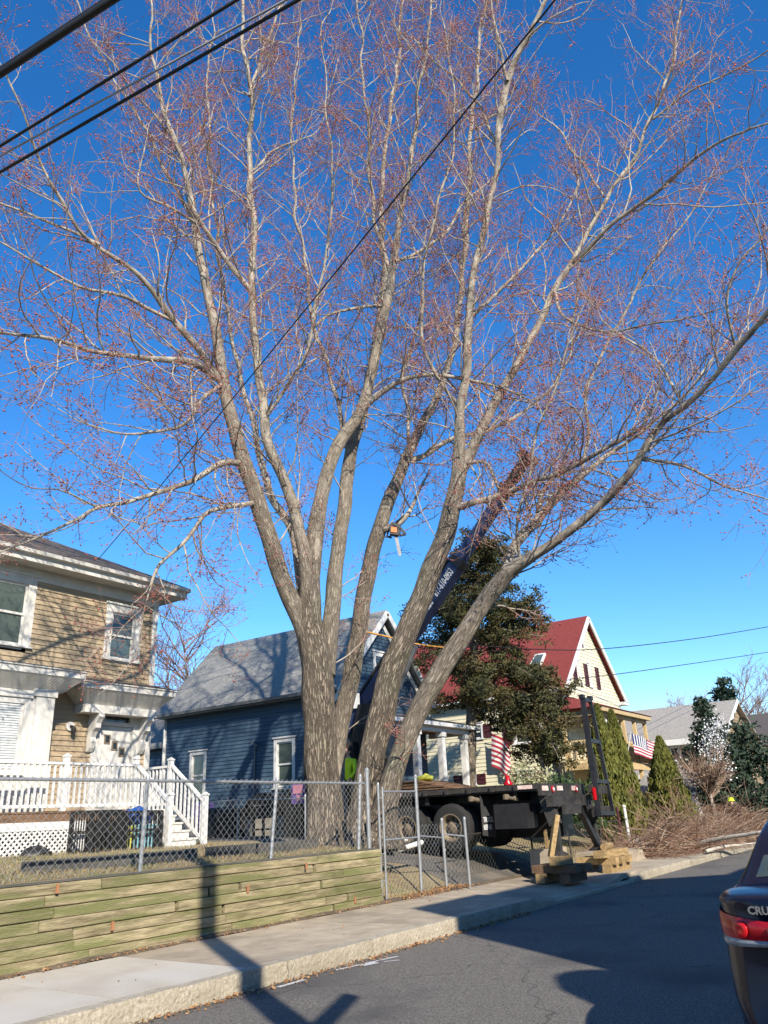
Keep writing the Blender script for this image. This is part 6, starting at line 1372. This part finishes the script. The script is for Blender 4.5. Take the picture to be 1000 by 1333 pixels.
pile('brush_pile', 23.9, 8.6, 1.4, .7, .3, 140, 'low scatter of cut twigs at the near end of the brush', z0=.25)
def log(name, a, b, r, label, bend=.05):
    K = 8; f = np.linspace(0,1,K)[:,None]; P = np.array(a)*(1-f)+np.array(b)*f+np.sin(f*5)*bend*np.array([[.2,.6,.5]]); R_ = r*(1-.45*f[:,0])
    V, F, T = tubes(P[None], R_[None], 10, attr=True); F = [tuple(x) for x in F]+[tuple(range(10))[::-1], tuple(range(len(V)-10,len(V)))]; o = mk(name, V, F, 'log_bark', None, smooth=True, label=label, category='log')
q0 = onz(905,1100,.35); q1 = onz(998,1076,.75); log('cut_limb', q0, (q1[0]*.9,q1[1]*.9,.75), .075, 'long pale cut limb lying across the front of the brush pile')
q0 = onz(920,1108,.25); q1 = onz(985,1096,.3); log('cut_limb', q0, q1, .05, 'thin pale cut limb at the kerb in front of the brush pile')
q0 = onz(868,1100,.35); log('cut_limb', q0, q0+[1.3,-.6,.1], .035, 'short pale stick at the near left end of the brush pile')
# leaf litter
def litter(n, fn, size=.035):
    C = np.array([fn() for _ in range(n)]); return C
def at_kerb(): x = rng.uniform(4.5,13.2); return (x, 6.47-abs(rng.normal())*.09*(1.5 if 6.5 < x < 9 else 1), .012+rng.uniform(0,.02)-.0147)
def at_wall(): x = rng.uniform(3,12.6); return (x, 8.8-abs(rng.normal())*.05, .185+rng.uniform(0,.02))
def at_gate(): a = np.array([12.9,8.6])+np.array([2.2,.0])*rng.random()+rng.normal(size=2)*np.array([.1,.14]); return (a[0], a[1]+.12, max(.18, float(gz(a[0], max(a[1]+.12,8.97))))+rng.uniform(.01,.06))
def at_walk(): x = rng.uniform(4.5,13); return (x, rng.uniform(6.8,8.7), .18)
def at_yard(): x = rng.uniform(7,14); y = rng.uniform(9.2,12); return (x, y, float(gz(x,y))+.02)
C = np.concatenate([litter(900,at_kerb), litter(420,at_wall), litter(900,at_gate), litter(18,at_walk), litter(900,at_yard)])
leaves(C, .022, 'dry_leaf', 'leaf_litter', None, el=1.6, flat=((1,1,.35),(0,0,0)), kind='stuff', label='brown dead leaves scattered along kerb, wall foot and gate', category='leaves')
# short dead grass in the yard behind the fence
n = 16000; x = rng.uniform(3,14.2,n); y = 9.15+rng.uniform(0,1,n)**1.2*6.3; keep = ~((x > 6.3) & (x < 12.95) & (y > 14.9)); x, y = x[keep], y[keep]; z = gz(x,y)
leaves(np.stack([x,y,z+.02],1), .012, 'lawn', 'dead_grass', None, el=6, flat=((.5,.5,.3),(0,0,.7)), kind='stuff', label='short dead yellowish grass in the yard behind the timber wall', category='grass')
# faint paint marks on the road
def mark(pts_, w):
    m = MB()
    for (a, b) in pts_:
        A = onz(*a,0); B_ = onz(*b,0); d = nrm(B_-A); s = np.array([-d[1],d[0],0])*w/2; zf = lambda p: np.array([p[0],p[1],-.0012*(p[1]-3)**2+.005])
        m.face(zf(A-s), zf(B_-s), zf(B_+s), zf(A+s))
    mk('road_marking', m.V, m.F, 'chalk', None, kind='structure')
mark([((436,1262),(518,1244))], .05); mark([((470,1256),(490,1252))], .12); mark([((362,1284),(396,1274))], .07); mark([((500,1251),(520,1249))], .04)

# ================================================================== FLAGS
def flag(name, o_, u, v, W, H, wave, label, droop=0.0, hang=False):
    o_ = np.array(o_, float); u = np.array(u, float); v = np.array(v, float); n_ = np.cross(u, v); t = thing(name, o_, label, 'flag')
    nx, ny = 26, 26; V = []; F = []; fm = []
    def pt(i, j): a = i/nx; b = j/ny; return o_+u*W*a*(1-.1*a)+v*(-H*b-droop*a*a)+n_*wave*math.sin(a*9+b*1.5)*(.25+a)
    for i in range(nx+1):
        for j in range(ny+1): V.append(pt(i,j))
    for i in range(nx):
        for j in range(ny):
            F.append((i*(ny+1)+j,(i+1)*(ny+1)+j,(i+1)*(ny+1)+j+1,i*(ny+1)+j+1)); st = j//2; fm.append(2 if (i < nx*.4 and j < 14 and not hang) else (0 if st % 2 == 0 else 1))
    mk('cloth', V, F, ['flag_red','flag_white','flag_blue'], t, smooth=True, fm=fm)
    if hang: return t
    m = MB()
    for a in range(6):
        for b in range(5):
            p = pt((a+.7)*nx*.4/6.4, (b+.7)*14/5.4); q = p-n_*.012*(1 if n_@CF > 0 else -1); s = W*.018; m.face(q-u*s, q-v*s, q+u*s, q+v*s)
    mk('stars', m.V, m.F, 'flag_white', t, kind='stuff'); return t
p = ony(822,955,10.9); fl = flag('flag', p, (1,0,-.06), (0,0,1), ony(868,962,10.9)[0]-p[0], .8, .07, 'striped flag with starry blue corner flying from the pine porch', droop=.15)
m = MB(); m.cyl(p+[0,.45,-1.3], p+[-.02,0,.06], .018, n=8); m.ok('pole', 'white_paint', fl)
p = onx(640,955,31.6); fl2 = flag('flag', p, (0,-1,-.3), (-.1,-.15,1), .95, 1.35, .08, 'limp red-and-white striped flag hanging on the cream wall', droop=.35, hang=True)
m = MB(); m.cyl(p+[.4,.1,-.5], p+[0,0,.08], .018, n=8); m.ok('pole', 'white_paint', fl2)

# ================================================================== WIRES
def wire(name, P, r, mat, label, sag=0.0, n=28):
    P = np.array(P, float)
    if len(P) == 2: f = np.linspace(0,1,n)[:,None]; Q = P[0]*(1-f)+P[1]*f; Q[:,2] -= sag*4*(f*(1-f))[:,0]
    else: Q = cr(P, np.linalg.norm(P[-1]-P[0])/n)
    V, F = tubes(Q[None], np.full((1,len(Q)), r), 6); return mk(name, V, F, mat, None, smooth=True, label=label, category='wire')
def ext(A, B_, k0, k1): d = B_-A; return A-d*k0, B_+d*k1
def ow(pa, za, pb, zb, r, mat, label, name='overhead_wire', k0=1.2, k1=.8):
    A = onz(*pa, za); B_ = onz(*pb, zb); a, b = ext(A, B_, k0, k1); wire(name, [a, b], r, mat, label)
ow((0,96),7.6,(146,0),7.8,.032,'cable','thick twisted black cable bundle across the top left corner')
ow((0,90),7.66,(140,-2),7.85,.018,'cable','thin black cable hugging the thick bundle in the top left corner')
ow((0,190),7.4,(308,0),7.6,.013,'cable','black overhead wire, upper of the three thin ones at top left')
ow((0,203),7.35,(372,0),7.55,.009,'cable_grey','pale grey overhead wire between two black ones at top left')
ow((0,224),7.3,(388,0),7.5,.014,'cable','black overhead wire, lowest of the group at top left')
A = onz(715,0,8.6); B_ = ony(128,728,15.92); d = A-B_; wire('service_cable', [B_, B_+d*1.25], .009, 'cable', 'black service cable running diagonally in front of the maple to the tan eave', sag=.12)
wire('overhead_wire', [atd(600,838,26)[0], atd(690,845,29)[0], atd(780,845,34)[0], atd(900,832,40)[0], atd(1000,816,46)[0], atd(1100,798,52)[0]], .018, 'cable', 'upper of the two wires running right from the cream house gable')
wire('overhead_wire', [atd(742,884,33)[0], atd(800,878,35)[0], atd(900,864,41)[0], atd(1000,849,47)[0], atd(1100,832,52)[0]], .016, 'cable', 'lower of the two wires running right from the cream house gable')
wire('rope', [atd(478,823,DT+.9)[0], atd(505,829,DT+.8)[0], atd(540,838,DT+1.2)[0], atd(578,843,DT+1.6)[0]], .022, 'rope', 'orange rope stretched between the maple stems')

# ================================================================== ACROSS THE STREET, BEHIND THE CAMERA (they throw the shadows on the road)
upo = thing('utility_pole', (1.7,-1.0,.15), 'wooden utility pole beside the photographer that shades the pavement', 'pole')
m = MB(); m.cyl((1.7,-1.0,-.2),(1.7,-1.0,10.5),.17,.13,n=14); m.ok('pole_shaft', 'utility_pole', upo)
m = MB(); m.bar((.6,-1.0,9.6),(2.8,-1.0,9.6),.1,.12); m.ok('crossarm', 'utility_pole', upo)
m = MB(); m.wb(1.25,2.15,-1.35,-1.19,2.6,4.3); m.ok('shadow_box', 'grey_metal', upo)  # added box, out of view, sized to broaden the pole's road shadow
m = MB(); m.bar((1.7,-1.0,4.3),(2.7,-.95,4.75),.1,.14); m.bar((1.7,-1.0,3.5),(2.55,-.95,3.75),.1,.2); m.ok('shadow_arm', 'grey_metal', upo)  # arms added out of view for the pointed parts of that shadow
na = thing('triple_decker', (8,-6,.15), 'tall grey house across the street, behind the photographer', 'house')
m = MB(); m.prism([(3.97,.1),(3.97,9),(9.97,9),(14.8,6.6),(14.8,.1)], lambda p: (p[0],-3.85,p[1]), lambda p: (p[0],-13,p[1])); m.ok('wall', 'tan_shingle', na)
m = MB(); m.lathe((3.45,-4.05,.1),[(.72,0),(.72,4.9),(.62,5.3),(.4,5.6),(.001,5.7)],24); m.ok('shadow_lobe_caster', 'old_white', na)  # unseen round body added to cast the rounded lobe of road shadow
for k in range(3):
    for j in range(2): w_ = 5.2+j*2.6; m = MB(); m.wb(w_,w_+1.0,-3.848,-3.8,1.6+k*2.6,3.1+k*2.6); m.ok('window', 'pane', na)
nb_ = thing('low_house', (22,-6,.15), 'lower house across the street, beyond the tall grey one', 'house')
m = MB(); m.wb(15.0,33,-13,-3.85,.1,6.5); m.ok('wall', 'old_white', nb_); m = MB(); m.wb(14.9,33.1,-13.1,-3.75,6.5,6.6); m.ok('roof', 'dark_shingle', nb_)
for k in range(5): m = MB(); m.wb(16.5+k*3,17.5+k*3,-3.84,-3.8,1.6,3.1); m.ok('window', 'pane', nb_)
nc_ = thing('sky_blocking_house', (-8,-12,.15), 'sky-blocking house added across the street to the left of the photographer', 'house')  # added out of view to block skylight and deepen the road's shade
m = MB(); m.wb(-15,-2.5,-16,-7.6,.1,6.2); m.ok('wall', 'tan_siding', nc_); hip(-15.4,-2.1,-16.4,-7.2,6.25,22,'dark_shingle',nc_)
for k in range(3): m = MB(); m.wb(-13+k*3.4,-12+k*3.4,-7.59,-7.55,1.6,3.1); m.ok('window', 'pane', nc_)
